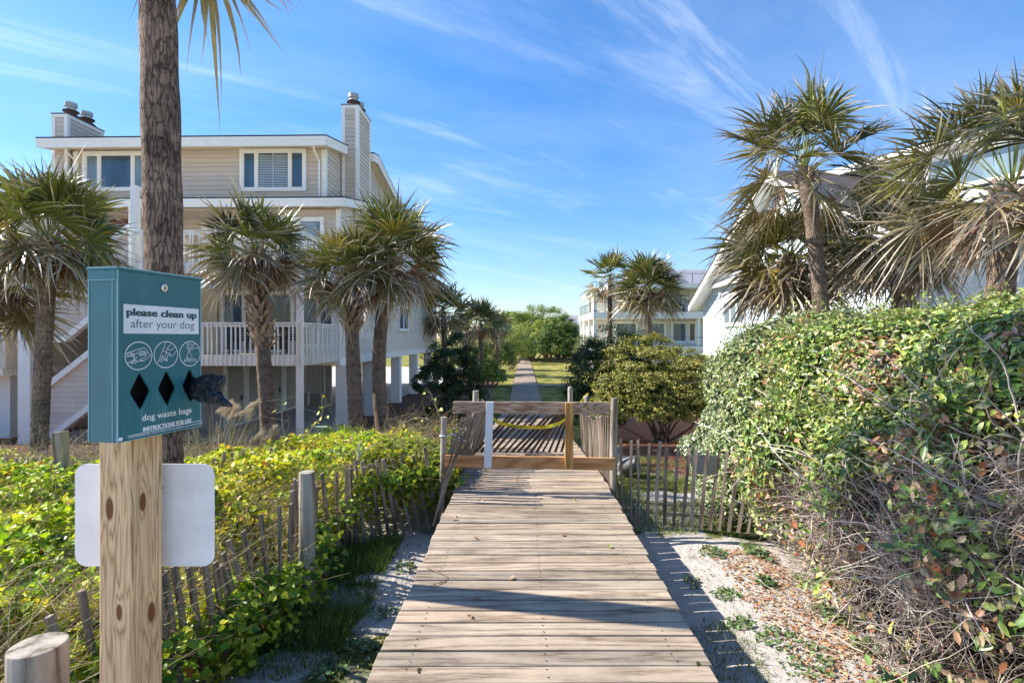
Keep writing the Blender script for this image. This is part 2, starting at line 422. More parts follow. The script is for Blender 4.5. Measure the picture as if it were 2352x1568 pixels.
c = mixc(nt, c, lw, edge(sepc.outputs[1], nm)); c = mixc(nt, c, mul, edge(sepc.outputs[0], nm))
L(nt, c, b.inputs['Base Color']); b.inputs['Roughness'].default_value = .95; b.inputs['Specular IOR Level'].default_value = .1
bump(nt, b, noise(nt, v, 16, 7, .72), .9, .09)
M['ground'] = m
xs = np.concatenate([[-1500, -500, -150, -60], np.arange(-30, -9, .7), np.arange(-9, 9, .12), np.arange(9, 30, .7), [60, 150, 500, 1500]])
ys = np.concatenate([[-300, -60, -15, -4], np.arange(-2, 12, .12), np.arange(12, 30, .4), np.arange(30, 100, 2), [130, 200, 400, 900, 2500]])
tag(grid_ground(xs, ys, 'ground', M['ground']), 'white sand running into pine straw mulch and a patchy lawn', 'ground', kind='structure')

mb = MB(); mb.box(-40, -5.6, 36, 66, -1.95, -1.83)
tag(mb.build('driveway', M['drive']), 'pale concrete driveway behind the raised house', 'driveway', kind='structure')

# ------------------------------------------------------------ boardwalk
rng = random.Random(4)
mb = MB(); y = -1.2; YP = []
while y < 93:
    w = rng.uniform(.130, .138); pitch = w+rng.uniform(.009, .017)
    yc = y+w/2; xc = deckx(yc); z = zdeck(yc)+rng.uniform(-.003, .003)
    sl = (zdeck(yc+.1)-zdeck(yc-.1))/.2
    g = rng.uniform(.84, 1.07); warm = rng.uniform(-.03, .05)
    if rng.random() < .12: g *= .85
    mb.col = (g*(1+warm), g, g*(1-warm))
    hw = .9+rng.uniform(-.012, .012); hw2 = .9+rng.uniform(-.012, .012); sk = rng.uniform(-.004, .004); cup = rng.uniform(-.003, .003)
    p = []
    for zz_ in (-.038, 0):
        for (ax, ay) in ((-hw, -w/2-sk), (hw2, -w/2+sk), (hw2, w/2+sk), (-hw, w/2-sk)):
            p.append((xc+ax, yc+ay, z+zz_+sl*ay+(cup if ax > 0 else -cup)))
    mb.hexa(p); YP.append(yc); y += pitch
walk = mb.build('boardwalk', M['deck'], bevel=.006)
tag(walk, 'long weathered plank boardwalk running from the beach down to the lawn', 'boardwalk', kind='structure')
mb = MB(); mb.col = (.12, .08, .06); rn = random.Random(8)
for yy_ in YP[:110]:
    for s_ in (-.72, .02, .72):
        for o_ in (-.035, .035):
            if rn.random() < .12: continue
            cx_, cy_ = deckx(yy_)+s_+rn.uniform(-.008, .008), yy_+o_+rn.uniform(-.006, .006); z_ = zdeck(yy_)+.0045
            mb.poly([(cx_+.0052*math.cos(k*PI/3), cy_+.0052*math.sin(k*PI/3), z_+(zdeck(cy_)-zdeck(yy_))) for k in range(6)])
mb.build('nail_heads', M['black'], walk)
for s_ in (-.72, .72):
    mb = MB(); ysn = [-1.2, 7, 9.4, 16.2, 22, 29, 93]; mb.col = (.6, .55, .5)
    for a, c_ in zip(ysn, ysn[1:]): mb.bar((deckx(a)+s_, a, zdeck(a)-.13), (deckx(c_)+s_, c_, zdeck(c_)-.13), .045, .17)
    mb.build('stringer', M['deck'], walk)
for yy in np.arange(.5, 28, 2.2):
    for s_ in (-.66, .66):
        mb = MB(); x_ = deckx(yy)+s_; mb.box(x_-.045, x_+.045, yy-.045, yy+.045, gz(x_, yy)-.1, zdeck(yy)-.05); mb.col = (.7, .6, .5)
        mb.build('pile', M['postwood'], walk)
mb = MB(); x = deckx(40)+.93
while x < 9.5:
    g = rng.uniform(.8, 1.05); mb.col = (g, g, g); mb.box(x, x+.138, 39.3, 40.6, -1.81, -1.765); x += .148
tag(mb.build('side_boardwalk', M['deck']), 'short plank path crossing the lawn toward the right house', 'boardwalk', kind='structure')
# ------------------------------------------------------------ building helpers (local frame: u right, v away, w up)
def clip_poly(poly, ax, val, keep_ge):
    out = []; n = len(poly)
    for i in range(n):
        a, b_ = poly[i], poly[(i+1) % n]
        ia = (a[ax] >= val) if keep_ge else (a[ax] <= val); ib = (b_[ax] >= val) if keep_ge else (b_[ax] <= val)
        if ia: out.append(a)
        if ia != ib:
            t = (val-a[ax])/(b_[ax]-a[ax]); out.append((a[0]+t*(b_[0]-a[0]), a[1]+t*(b_[1]-a[1])))
    return out
def siding(mb, O, U, Nn, poly, pitch=.17, lap=.022):
    O = Vector(O); U = Vector(U); Nn = Vector(Nn)
    t0 = min(p[1] for p in poly); t1 = max(p[1] for p in poly)
    rg = random.Random(int(abs(O.x*7+O.y*3+t0)*100))
    t = t0
    while t < t1-1e-4:
        te = min(t+pitch, t1)
        pc = clip_poly(clip_poly(poly, 1, t, True), 1, te, False)
        if len(pc) >= 3:
            g = rg.uniform(.93, 1.05); mb.col = (g, g*rg.uniform(.985, 1.01), g*rg.uniform(.97, 1.01))
            off = lambda q: .004+lap*(1-(q-t)/pitch)
            mb.poly([O+U*s+Vector((0, 0, q))+Nn*off(q) for s, q in pc])
            bs = [p[0] for p in pc if abs(p[1]-t) < 1e-5]
            if len(bs) >= 2:
                a, b_ = min(bs), max(bs)
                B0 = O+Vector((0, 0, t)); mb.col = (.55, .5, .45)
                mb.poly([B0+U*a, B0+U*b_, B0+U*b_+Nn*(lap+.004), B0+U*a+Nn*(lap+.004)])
        t = te
    mb.col = (1, 1, 1)
def rect(s0, s1, t0, t1): return [(s0, t0), (s1, t0), (s1, t1), (s0, t1)]
def solid_skin(parent, name, mat, O, U, Nn, poly, pitch=.17):
    mb = MB(); siding(mb, O, U, Nn, poly, pitch); return mb.build(name, mat, parent)

def window(parent, O, U, Nn, s0, s1, t0, t1, panes, frame=.12, glass='glassblue', name='window', depth=.10, blinds=None, fm='white'):
    """framed window proud of the wall; panes = list of (a,b) fractions of the clear width"""
    O = Vector(O); U = Vector(U); Nn = Vector(Nn); Z = Vector((0, 0, 1))
    def bx(mb, a, b_, c, d, n0, n1):
        p = []
        for (s, t) in ((a, c), (b_, c), (b_, d), (a, d)):
            p.append((s, t))
        P = [O+U*s+Z*t+Nn*n1 for s, t in p]; mb.prism(P, Nn*(n0-n1))
    mb = MB()
    bx(mb, s0, s1, t0, t0+frame, 0, depth); bx(mb, s0, s1, t1-frame, t1, 0, depth)
    bx(mb, s0, s0+frame, t0+frame, t1-frame, 0, depth); bx(mb, s1-frame, s1, t0+frame, t1-frame, 0, depth)
    a0, a1 = s0+frame, s1-frame
    edges = [a0+(a1-a0)*p for p in panes]
    for e in edges[1:-1]: bx(mb, e-.04, e+.04, t0+frame, t1-frame, 0, depth-.015)
    w = mb.build(name, M[fm], parent)
    for i, (a, b_) in enumerate(zip(edges, edges[1:])):
        aa = a+(.04 if i else 0); bb = b_-(.04 if i < len(edges)-2 else 0)
        sm_ = MB(); q = .035
        bx(sm_, aa, bb, t0+frame, t0+frame+q, 0, depth-.03); bx(sm_, aa, bb, t1-frame-q, t1-frame, 0, depth-.03)
        bx(sm_, aa, aa+q, t0+frame+q, t1-frame-q, 0, depth-.03); bx(sm_, bb-q, bb, t0+frame+q, t1-frame-q, 0, depth-.03)
        sm_.build('sash', M[fm], w)
        g = MB(); g.mi = 0
        bx(g, aa+q, bb-q, t0+frame+q, t1-frame-q, .030, .040)
        gl = glass[i] if isinstance(glass, (list, tuple)) else glass
        g.build('pane', M[gl], w)
        if blinds and i in blinds:
            bl = MB(); t = t0+frame+.08
            mid = (aa+bb)/2
            while t < t1-frame-.12:
                for (x0, x1) in ((aa+.06, mid-.04), (mid+.04, bb-.06)): bx(bl, x0, x1, t, t+.03, .041, .047)
                t += .062
            bx(bl, mid-.025, mid+.025, t0+frame+q, t1-frame-q, .0405, .056)
            bl.build('blind', M['blind'], w)
    return w
def railing(parent, pts, z0, z1, zb, mat, spacing=.118, w=.038, name='balcony_railing', cap=.09, skirt=None):
    """top rail + bottom rail parts with each baluster a sub-part; pts polyline in local u,v"""
    mb = MB()
    for (a, b_) in zip(pts, pts[1:]):
        mb.bar((a[0], a[1], z1-.02), (b_[0], b_[1], z1-.02), cap, .045)
        mb.bar((a[0], a[1], z1-.10), (b_[0], b_[1], z1-.10), .035, .08)
        if skirt: mb.bar((a[0], a[1], (z0+skirt)/2), (b_[0], b_[1], (z0+skirt)/2), .04, skirt-z0)
        else: mb.bar((a[0], a[1], zb), (b_[0], b_[1], zb), .035, .07)
    r = mb.build(name, mat, parent)
    rg = random.Random(len(pts)*31+int(z0*10)); first = {}
    for si, (a, b_) in enumerate(zip(pts, pts[1:])):
        A = Vector((a[0], a[1], 0)); B = Vector((b_[0], b_[1], 0)); d = (B-A); ln = d.length; d.normalize(); n = Vector((d.y, -d.x, 0))
        k = int(ln/spacing); rz = math.atan2(d.y, d.x)
        for i in range(k+1):
            p = A+d*(ln*(i+.3)/(k+.6))+n*(.02+w/2+.002)
            if si not in first:
                q = MB(); q.box(-w/2, w/2, -w/2, w/2, z0, z1-.05); o = q.build('baluster', mat, r); first[si] = o
            else:
                o = first[si].copy(); C.objects.link(o); o.parent = r
            o.location = (p.x, p.y, 0); o.rotation_euler = (rg.uniform(-.004, .004), rg.uniform(-.006, .006), rz)
    return r

# ------------------------------------------------------------ left beach house
HB = -1.85; HO = Vector((-6.39, 20, HB)); TH = .0226
house = thing('beach_house', HO, 'taupe raised beach house with white balconies, piers and two chimneys behind the palms', 'house', rz=-TH)
def H(px, py, v):
    r = (px-CX)/F; u = (r*(20+v)+6.39-TH*v)/(1+TH*r); Y = 20+v-TH*u
    return u, EYE-(py-HZ)/F*Y-HB
def zl(Z): return Z-HB
X_, Y_ = Vector((1, 0, 0)), Vector((0, 1, 0))
LV1, LV1b = zl(.99), zl(.72)
# cores
mb = MB()
mb.box(-10, -5.5, 2.5, 22, zl(.74), zl(3.55)); mb.box(-5.5, -.02, .02, 22, zl(.74), zl(3.55)); mb.box(-10.1, -5.6, -2.8, 2.5, zl(3.3), zl(3.56)); mb.box(-10.1, -9.9, -2.8, 2.5, zl(.74), zl(3.3))
mb.box(-10, -4.6, 1.6, 22, zl(3.55), zl(6.55)); mb.box(-4.6, -.02, .02, 22, zl(3.55), zl(6.55))
mb.box(-10, -.53, .02, 3.3, zl(6.55), zl(8.7)); mb.box(-10, -.08, 3.3, 9, zl(6.55), zl(8.75))
mb.prism([Vector((-10, v_, zl(z_))) for v_, z_ in ((.02, 6.5), (22, 6.5), (22, 7.5), (13, 9.2), (.02, 6.7))], (9.97, 0, 0))
mb.prism([Vector((-10, v_, zl(z_))) for v_, z_ in ((.02, 8.6), (9, 8.6), (4.1, 9.7), (.02, 8.8))], (9.47, 0, 0))
mb.prism([Vector((-.6, v_, zl(z_))) for v_, z_ in ((3.3, 8.6), (9, 8.6), (4.1, 9.7), (3.3, 9.5))], (.52, 0, 0))
mb.build('wall', M['taupe'], house)
mb = MB()
siding(mb, (0, 0, 0), X_, -Y_, rect(-5.5, -.02, LV1, zl(3.6))); siding(mb, (0, 2.5, 0), X_, -Y_, rect(-9.9, -5.5, LV1, zl(3.3)))
siding(mb, (0, 0, 0), X_, -Y_, rect(-4.6, -.02, zl(3.6), zl(6.5)))
siding(mb, (0, 1.6, 0), X_, -Y_, rect(-10, -4.6, zl(3.6), zl(6.5)))
siding(mb, (-4.6, 1.6, 0), -Y_, -X_, rect(0, 1.6, zl(3.6), zl(6.5)))
siding(mb, (0, 0, 0), X_, -Y_, rect(-9.85, -.65, zl(6.9), zl(8.7)))
siding(mb, (-.53, 0, 0), Y_, X_, [(0, zl(6.8)), (3.3, zl(6.8)), (3.3, zl(9.4)), (0, zl(8.75))])
siding(mb, (-.08, 0, 0), Y_, X_, [(3.3, zl(6.9)), (9, zl(6.9)), (9, zl(8.7)), (4.1, zl(9.7)), (3.3, zl(9.5))])
mb.build('siding', M['taupe'], house)
mb = MB()
siding(mb, (-.02, 0, 0), Y_, X_, [(0, LV1), (22, LV1), (22, zl(7.5)), (13, zl(9.2)), (0, zl(6.7))])
mb.build('siding', M['taupe2'], house)
# trims
mb = MB()
mb.box(-10, .03, -.045, 0, LV1b, LV1); mb.box(-.02, .045, 0, 22, LV1b, LV1)
for (u_, v_, z0, z1) in ((-.02, -.0, .99, 6.5), (-.02, 22, .99, 7.5)): mb.box(u_-.1, u_+.04, v_-.04, v_+.1, zl(z0), zl(z1))
mb.box(-.66, -.50, -.04, .0, zl(6.85), zl(8.7)); mb.box(-.53, -.495, 0, .12, zl(6.85), zl(8.75))
mb.box(-10.03, -9.85, -.04, .0, zl(6.85), zl(8.7))
mb.box(-9.6, -4.75, 1.53, 1.57, zl(3.7), zl(3.8))
mb.box(-6.1, -5.7, 1.5, 1.56, zl(3.8), zl(6.4)); mb.box(-7.55, -7.35, 1.5, 1.57, zl(3.8), zl(6.4))
build_each(mb, 'trim', M['white'], house)
for (u_, v_) in ((-.72, -.1), (-9.8, -.1)):
    mb = MB(); mb.tube([(u_, -.62, zl(8.62)), (u_, -.60, zl(8.5)), (u_, v_, zl(8.25)), (u_, v_, zl(6.95))], .035, 8); mb.build('downspout', M['whiterail'], house)
# main roof
def roof_slab(name, prof, u0, u1, th, fascia, side=True):
    """prof: list (v,Ztop); builds shingle layer, fascia boards front and right rake, soffit"""
    mb = MB()
    for (a, b_) in zip(prof, prof[1:]):
        mb.prism([Vector((u0, a[0], zl(a[1]))), Vector((u0, b_[0], zl(b_[1]))), Vector((u0, b_[0], zl(b_[1]-.05))), Vector((u0, a[0], zl(a[1]-.05)))], (u1-u0, 0, 0))
    rf = mb.build(name, M['roofdark'], house)
    mb = MB()
    a = prof[0]; mb.box(u0+.02, u1-.02, a[0]+.02, a[0]+.06, zl(a[1]-.05-fascia), zl(a[1]-.052))
    mb.box(u0+.04, u1-.04, a[0]-.005, a[0]+.018, zl(a[1]-.05-fascia*.42), zl(a[1]-.053))
    for (a, b_) in zip(prof, prof[1:]):
        for (ux, sgn) in ((u1-.06, 1), (u0+.02, -1)):
            mb.prism([Vector((ux, p[0], zl(p[1]-d))) for p, d in ((a, .052), (b_, .052), (b_, .05+fascia), (a, .05+fascia))], (.04, 0, 0))
            mb.prism([Vector((ux+(.042 if sgn > 0 else -.022), p[0], zl(p[1]-d))) for p, d in ((a, .053), (b_, .053), (b_, .05+fascia*.42), (a, .05+fascia*.42))], (.02, 0, 0))
    mb.build('fascia', M['white'], rf)
    mb = MB()
    for (a, b_) in zip(prof, prof[1:]):
        mb.prism([Vector((u0+.06, p[0]+e, zl(p[1]-d))) for p, d, e in ((a, .06+fascia*.75, .06), (b_, .06+fascia*.75, 0), (b_, .09+fascia*.75, 0), (a, .09+fascia*.75, .06))], (u1-u0-.12, 0, 0))
    mb.build('soffit', M['cream'], rf)
roof_slab('roof', [(-.8, 8.97), (1.6, 9.44)], -10.75, -.2, .2, .33)
roof_slab('roof', [(1.603, 9.44), (3.3, 9.74)], -10.75, -.52, .2, .33)
roof_slab('roof', [(3.303, 9.74), (4.1, 9.88), (9.6, 8.72)], -10.75, .35, .2, .33)
roof_slab('lower_roof', [(-.6, 6.82), (13, 9.35), (22.6, 7.55)], -10.7, .38, .2, .3)
# chimneys
def chimney(u0, u1, v0, v1, z0, z1, flues):
    mb = MB(); mb.box(u0+.02, u1-.02, v0+.02, v1-.02, zl(z0), zl(z1-.02)); ch = mb.build('chimney', M['taupe'], house)
    mb = MB(); siding(mb, (0, v0+.02, 0), X_, -Y_, rect(u0+.1, u1-.1, zl(z0), zl(z1-.1)), .17)
    siding(mb, (u1-.02, 0, 0), Y_, X_, rect(v0+.1, v1-.1, zl(z0), zl(z1-.1)), .17)
    siding(mb, (u0+.02, 0, 0), Y_, -X_, rect(v0+.1, v1-.1, zl(z0), zl(z1-.1)), .17); mb.build('siding', M['taupe'], ch)
    mb = MB()
    for (a, b_) in ((u0, v0), (u1-.11, v0), (u1-.11, v1-.11), (u0, v1-.11)):
        mb.box(a-.01, a+.12, b_-.01, b_+.12, zl(z0), zl(z1-.12))
    mb.box(u0-.015, u1+.015, v0-.015, v1+.015, zl(z1-.119), zl(z1)); mb.build('trim', M['white'], ch)
    mb = MB(); mb.box(u0-.03, u1+.03, v0-.03, v1+.03, zl(z1)+.002, zl(z1)+.04); mb.build('chimney_cap', M['rust'], ch)
    for (fu, fv, hgt) in flues:
        mb = MB(); mb.lathe([(.30, .04), (.31, .08), (.17, .22), (.17, .26), (.27, .28), (.27, .31), (.14, .33)], (fu, fv, zl(z1))); mb.build('flue_collar', M['rust'], ch)
        mb = MB(); mb.lathe([(.165, .33), (.165, .33+hgt), (.15, .34+hgt)], (fu, fv, zl(z1)))
        mb.lathe([(.205, .36+hgt*.55), (.205, .42+hgt), (.19, .42+hgt)], (fu, fv, zl(z1))); mb.build('flue_pipe', M['galv'], ch)
chimney(-.46, .20, 1.62, 3.32, 6.4, 11.05, [(-.13, 2.05, .2), (-.13, 2.8, .16)])
uA = H(122, 300, 0)[0]; uB = H(157, 300, 0)[0]
chimney(uA, uB, -.05, 1.7, 6.4, 10.1, [((uA+uB)/2, .45, .2), ((uA+uB)/2, 1.2, .16)])
# windows
def fw(px0, px1, py0, py1, v, panes, **k):
    u0, z1 = H(px0, py0, v); u1, z0 = H(px1, py1, v)
    return window(house, (0, v, 0), X_, -Y_, u0, u1, z0, z1, panes, **k)
fw(553, 705, 344, 440, 0, (0, .22, .78, 1), glass=('glassblue', 'glassblue', 'glassblue'), blinds=(1,))
fw(193, 345, 350, 440, 0, (0, .22, .78, 1), glass=('glasspale', 'glassblue', 'glasspale'))
fw(640, 746, 500, 600, 0, (0, .42, 1), glass=('glassblue', 'glasspale'), name='sliding_door')
fw(508, 678, 668, 812, 0, (0, .3, .6, 1), glass=('glassblue', 'glassdark', 'glassdark'), name='sliding_door')
fw(687, 772, 676, 800, 0, (0, .55, 1), glass=('glasspale', 'glassblue'), name='sliding_door')
window(house, (0, 0, 0), Y_, X_, 9.2, 11.7, zl(2.1), zl(3.55), (0, .5, 1), glass='glassblue')
window(house, (0, 0, 0), Y_, X_, 4.2, 5.6, zl(2.2), zl(3.55), (0, 1), glass='glassblue')
window(house, (0, 0, 0), Y_, X_, 2.0, 4.2, zl(4.9), zl(6.2), (0, .5, 1), glass='glasspale')
# closet door and brown door
u0, z1 = H(462, 668, -.02); u1, z0 = H(500, 812, -.02)
mb = MB(); mb.box(u0, u1, -.07, -.03, zl(.95), z1); mb.build('closet_door', M['cream'], house)
u0, z1 = H(236, 488, 1.5); u1, z0 = H(298, 600, 1.5)
mb = MB(); mb.box(u0, u1, 1.50, 1.57, zl(3.75), z1); mb.build('entry_door', M['brown'], house)
mb = MB(); u0, z0 = H(432, 538, 1.5); mb.box(u0-.1, u0+.1, 1.38, 1.55, zl(5.25), zl(5.6)); mb.box(u0-.06, u0+.06, 1.36, 1.5, zl(5.6), zl(5.68)); mb.build('porch_light', M['cream'], house)
# balconies
for (Z0, lab) in ((.875, 0), (3.74, 1)):
    uL, uR, vF = -5.4, -.1, -3.3
    mb = MB(); mb.box(uL, uR-.05, vF+.06, 0, zl(Z0+.1), zl(Z0+.33)); bal = mb.build('balcony_deck', M['cream'], house)
    railing(house, [(uL, vF), (uR, vF), (uR, -.05)], zl(Z0), zl(Z0+1.345), 0, M['whiterail'], spacing=.148, skirt=zl(Z0+.34))
mb = MB(); mb.box(-.215, -.035, -3.32, -3.14, 0.2, zl(5.12)); mb.box(-.25, 0, -3.35, -3.11, zl(5.12), zl(5.16)); mb.prism([Vector((-.22, -3.32, zl(5.16))), Vector((-.03, -3.32, zl(5.16))), Vector((-.125, -3.22, zl(5.25)))], (0, .19, 0)); mb.build('post', M['whiterail'], house)
for uu in (-5.35,):
    mb = MB(); mb.box(uu-.09, uu+.09, -3.3, -3.12, .2, zl(6.5)); mb.build('post', M['white'], house)
# piers and understorey
for (u_, v_, w_) in ((.12, 0, .56), (-.28, 4.8, .5), (-.28, 9.8, .5), (-.28, 14.5, .5), (-.28, 19.5, .5), (-5, 12, .5), (-5, 18, .5), (-9.6, 3, .5), (-3.2, 14, .4)):
    mb = MB(); mb.box(u_-w_/2, u_+w_/2, v_+.02, v_+w_, -.15, LV1b-.003); mb.build('pier', M['white'], house, bevel=.02)
mb = MB(); mb.box(-10.2, -.6, -2.6, 22.3, -.2, .07); mb.build('slab', M['concrete'], house)
mb = MB()
mb.box(-4.9, -4.75, .7, 8, .07, LV1b-.01); mb.box(-10, -4.9, .7, .85, .07, LV1b-.01); mb.box(-4.75, -3.2, 8, 8.15, .07, LV1b-.01)
st = mb.build('storage_wall', M['doorbeige'], house)
for (a, b_) in ((.95, 2.05), (2.6, 3.7), (4.4, 5.5), (6.2, 7.3)):
    mb = MB(); mb.box(-4.745, -4.70, a, b_, .15, 2.25); d = mb.build('storage_door', M['doorbeige'], house)
    q = MB(); q.box(-4.70, -4.66, b_-.18, b_-.1, 1.05, 1.25); q.build('handle', M['black'], d)
mb = MB()
for (a, b_) in ((.7, .9), (2.1, 2.55), (3.75, 4.3), (5.55, 6.1), (7.35, 7.9)): mb.box(-4.747, -4.69, a, b_, .07, LV1b-.02)
mb.box(-4.747, -4.68, .7, 8, .07, .15); build_each(mb, 'trim', M['white'], house)
mb = MB()
for (a, b_) in ((-9.4, -8.5), (-7.6, -6.7), (-6.2, -5.3)): mb.box(a, b_, .64, .69, .15, 2.25)
mb.build('storage_door', M['doorbeige'], house)
# lattice screen
mb = MB(); zb, zt = .75, 2.1; uL, uR, vv = -4.5, -3.5, 7.9
for a, b_ in (((uL, zb), (uL, zt)), ((uR, zb), (uR, zt)), ((uL, zb), (uR, zb)), ((uL, zt), (uR, zt))): mb.bar((a[0], vv, a[1]), (b_[0], vv, b_[1]), .04, .09, (0, 1, 0))
mb.bar((uL+.15, vv, .1), (uL+.15, vv, zb), .09, .09); mb.bar((uR-.15, vv, .1), (uR-.15, vv, zb), .09, .09)
k = 9
for i in range(1, k): mb.bar((uL+(uR-uL)*i/k, vv, zb), (uL+(uR-uL)*i/k, vv, zt), .035, .02, (0, 1, 0))
for i in range(1, 12): mb.bar((uL, vv+.02, zb+(zt-zb)*i/12), (uR, vv+.02, zb+(zt-zb)*i/12), .02, .035)
mb.build('lattice_screen', M['white'], house)
# stair tower
vS = -3.0
def panel(pts, name='stair_guard'):
    q = [H(a, b_, vS) for a, b_ in pts]
    mb = MB(); mb.prism([Vector((u_, vS+.03, w_)) for u_, w_ in q], (0, .1, 0)); g = mb.build(name, M['taupe'], house)
    mb = MB(); siding(mb, (0, vS+.03, 0), X_, -Y_, q, .165); mb.build('siding', M['taupe'], g); return g
def trimline(g, pts, w=.17):
    mb = MB(); q = [H(a, b_, vS) for a, b_ in pts]
    for i, (a, b_) in enumerate(zip(q, q[1:])): mb.bar((a[0], vS+.01+.003*i, a[1]), (b_[0], vS+.01+.003*i, b_[1]), .2, w)
    mb.build('trim', M['white'], g)
g = panel([(75, 892), (105, 892), (310, 728), (310, 852), (125, 994), (75, 994)]); trimline(g, [(72, 890), (106, 890), (312, 728)]); trimline(g, [(72, 998), (124, 998), (312, 855)])
g = panel([(75, 668), (105, 668), (310, 515), (310, 640), (142, 778), (75, 778)]); trimline(g, [(72, 664), (106, 664), (312, 512)]); trimline(g, [(72, 780), (150, 780), (312, 645)])
for (a, b_, t) in ((47, 75, 600), (300, 318, 463)):
    u0, zt = H(a, t, vS-.1); u1, _ = H(b_, t, vS-.1)
    mb = MB(); mb.box(u0, u1, vS-.2, vS+.0, .1, zt); mb.build('post', M['white'], house)
# treads of the flights, seen from below as brown steps
mb = MB()
for k in range(14):
    for (xa, ya) in ((125, 985), (145, 770)):
        u_, w_ = H(xa+k*13.2, ya-k*9.8, vS); mb.box(u_, u_+.3, vS+.15, vS+1.3, w_, w_+.045)
mb.build('stair_treads', M['beamgrey'], house)
# ---- neighbouring unit to the left
nb_ = thing('neighbour_unit', (-18.5, 17.5, HB), 'taupe neighbouring unit with a low white balcony at the left edge of the photo', 'house', rz=-TH)
mb = MB(); mb.box(-8, 1.4, 3.2, 16, 2.5, 9.1); mb.build('wall', M['taupe'], nb_)
mb = MB(); siding(mb, (0, 3.2, 0), X_, -Y_, rect(-8, 1.4, 2.6, 8.9)); siding(mb, (1.4, 3.2, 0), Y_, X_, rect(0, 8, 2.6, 8.9)); mb.build('siding', M['taupe'], nb_)
mb = MB(); mb.box(-8.5, 1.8, 2.4, 16.5, 9.1, 9.3); rf = mb.build('roof', M['roofdark'], nb_)
mb = MB(); mb.box(-8.4, 1.75, 2.35, 2.4, 8.85, 9.1); mb.build('fascia', M['white'], rf)
mb = MB(); mb.box(-6, 1.9, .05, 3.2, 2.55, 2.75); mb.build('balcony_deck', M['cream'], nb_)
railing(nb_, [(-6, 0), (1.95, 0), (1.95, 3.1)], 2.35, 3.55, 0, M['whiterail'], spacing=.15, skirt=2.75)
mb = MB(); mb.box(1.0, 1.5, .8, 1.3, .2, 2.4); mb.build('pier', M['white'], nb_)
mb = MB(); mb.box(-8, 1.2, 5, 5.2, .2, 2.5); mb.build('storage_wall', M['doorbeige'], nb_)
# patio chairs on the lower balcony
def chair(u_, v_, rz, label):
    loc = HO+Vector((u_*math.cos(TH)+v_*math.sin(TH), -u_*math.sin(TH)+v_*math.cos(TH), zl(1.205)))
    t = thing('patio_chair', loc, label, 'chair', 'chairs on the lower balcony', rz)
    mb = MB(); 
    for i in range(5): mb.box(-.26, .26, -.25+i*.105, -.16+i*.105, .40, .42)
    mb.build('seat', M['black'], t)
    mb = MB()
    for i in range(6):
        z_ = .48+i*.1; mb.bar((-.26, .27+i*.03, z_), (.26, .27+i*.03, z_), .02, .08)
    mb.bar((-.27, .26, .4), (-.27, .44, 1.05), .04, .04); mb.bar((.27, .26, .4), (.27, .44, 1.05), .04, .04); mb.build('backrest', M['black'], t)
    for s_ in (-1, 1):
        mb = MB(); mb.box(s_*.29-.03, s_*.29+.03, -.28, .3, .60, .63); mb.build('armrest', M['black'], t)
        for yy in (-.25, .25):
            mb = MB(); mb.box(s_*.28-.02, s_*.28+.02, yy-.02, yy+.02, 0, .6); mb.build('leg', M['black'], t)
chair(-3.1, -1.2, .3, 'black slatted patio chair behind the balcony railing, left of the palm trunk')
chair(-1.4, -1.3, -.4, 'black slatted patio chair behind the balcony railing, near its corner post')

# ------------------------------------------------------------ pale blue house on the right
HA = thing('blue_house', (9, 12, -1.85), 'pale blue lap sided house with a steep white gable at right beyond the hedge', 'house')
def za(Z): return Z+1.85
mb = MB()
mb.prism([Vector((.02, y_, za(z_))) for y_, z_ in ((13.3, -1.8), (13.3, 3.95), (12.6, 3.95), (6, 6.9), (0, 3.9), (0, -1.8))], (7, 0, 0)); mb.build('wall', M['blue'], HA)
mb = MB(); siding(mb, (.02, 0, 0), Y_, -X_, rect(.1, 13.3, za(1.05), za(3.9)), .15); siding(mb, (.02, 0, 0), Y_, -X_, [(.5, za(4.1)), (12.2, za(4.1)), (6, za(6.85))], .15); mb.build('siding', M['blue'], HA)
mb = MB(); siding(mb, (0, 0, 0), X_, -Y_, rect(.1, 7, za(1.05), za(3.9)), .15); mb.build('siding', M['blue'], HA)
mb = MB()
for y_ in (13.3, 11.45, 0): mb.box(-.03, .02, y_-.12, y_+.02, za(.95), za(3.9))
mb.box(-.09, .02, -.02, 13.33, za(.84), za(1.04)); mb.box(-.03, .0, 0, 13.3, 0, za(.84)); build_each(mb, 'trim', M['white'], HA)
mb = MB()
for (a, b_) in (((13.75, 3.25), (6, 7.25)), ((6, 7.25), (-.8, 3.7))):
    mb.prism([Vector((-.62, p[0], za(p[1]+d))) for p, d in ((a, 0), (b_, 0), (b_, .06), (a, .06))], (8.2, 0, 0))
rf = mb.build('roof', M['roofdark'], HA)
mb = MB()
for (a, b_) in (((13.75, 3.25), (6, 7.25)), ((6, 7.25), (-.8, 3.7))):
    mb.prism([Vector((-.6, p[0], za(p[1]+d))) for p, d in ((a, -.27), (b_, -.27), (b_, -.005), (a, -.005))], (.045, 0, 0))
    mb.prism([Vector((-.55, p[0], za(p[1]+d))) for p, d in ((a, -.24), (b_, -.24), (b_, -.2), (a, -.2))], (.6, 0, 0))
mb.build('fascia', M['white'], rf)
mb = MB(); mb.prism([Vector((-.3, 0, za(3.9))), Vector((.02, 0, za(3.9))), Vector((.02, 0, za(4.2))), Vector((-.3, 0, za(4.02)))], (0, 13.2, 0)); mb.build('eave', M['white'], HA)
window(HA, (.02, 0, 0), Y_, -X_, 8.8, 10.9, za(2.2), za(3.3), (0, .33, .66, 1), glass='glasspale', frame=.11)

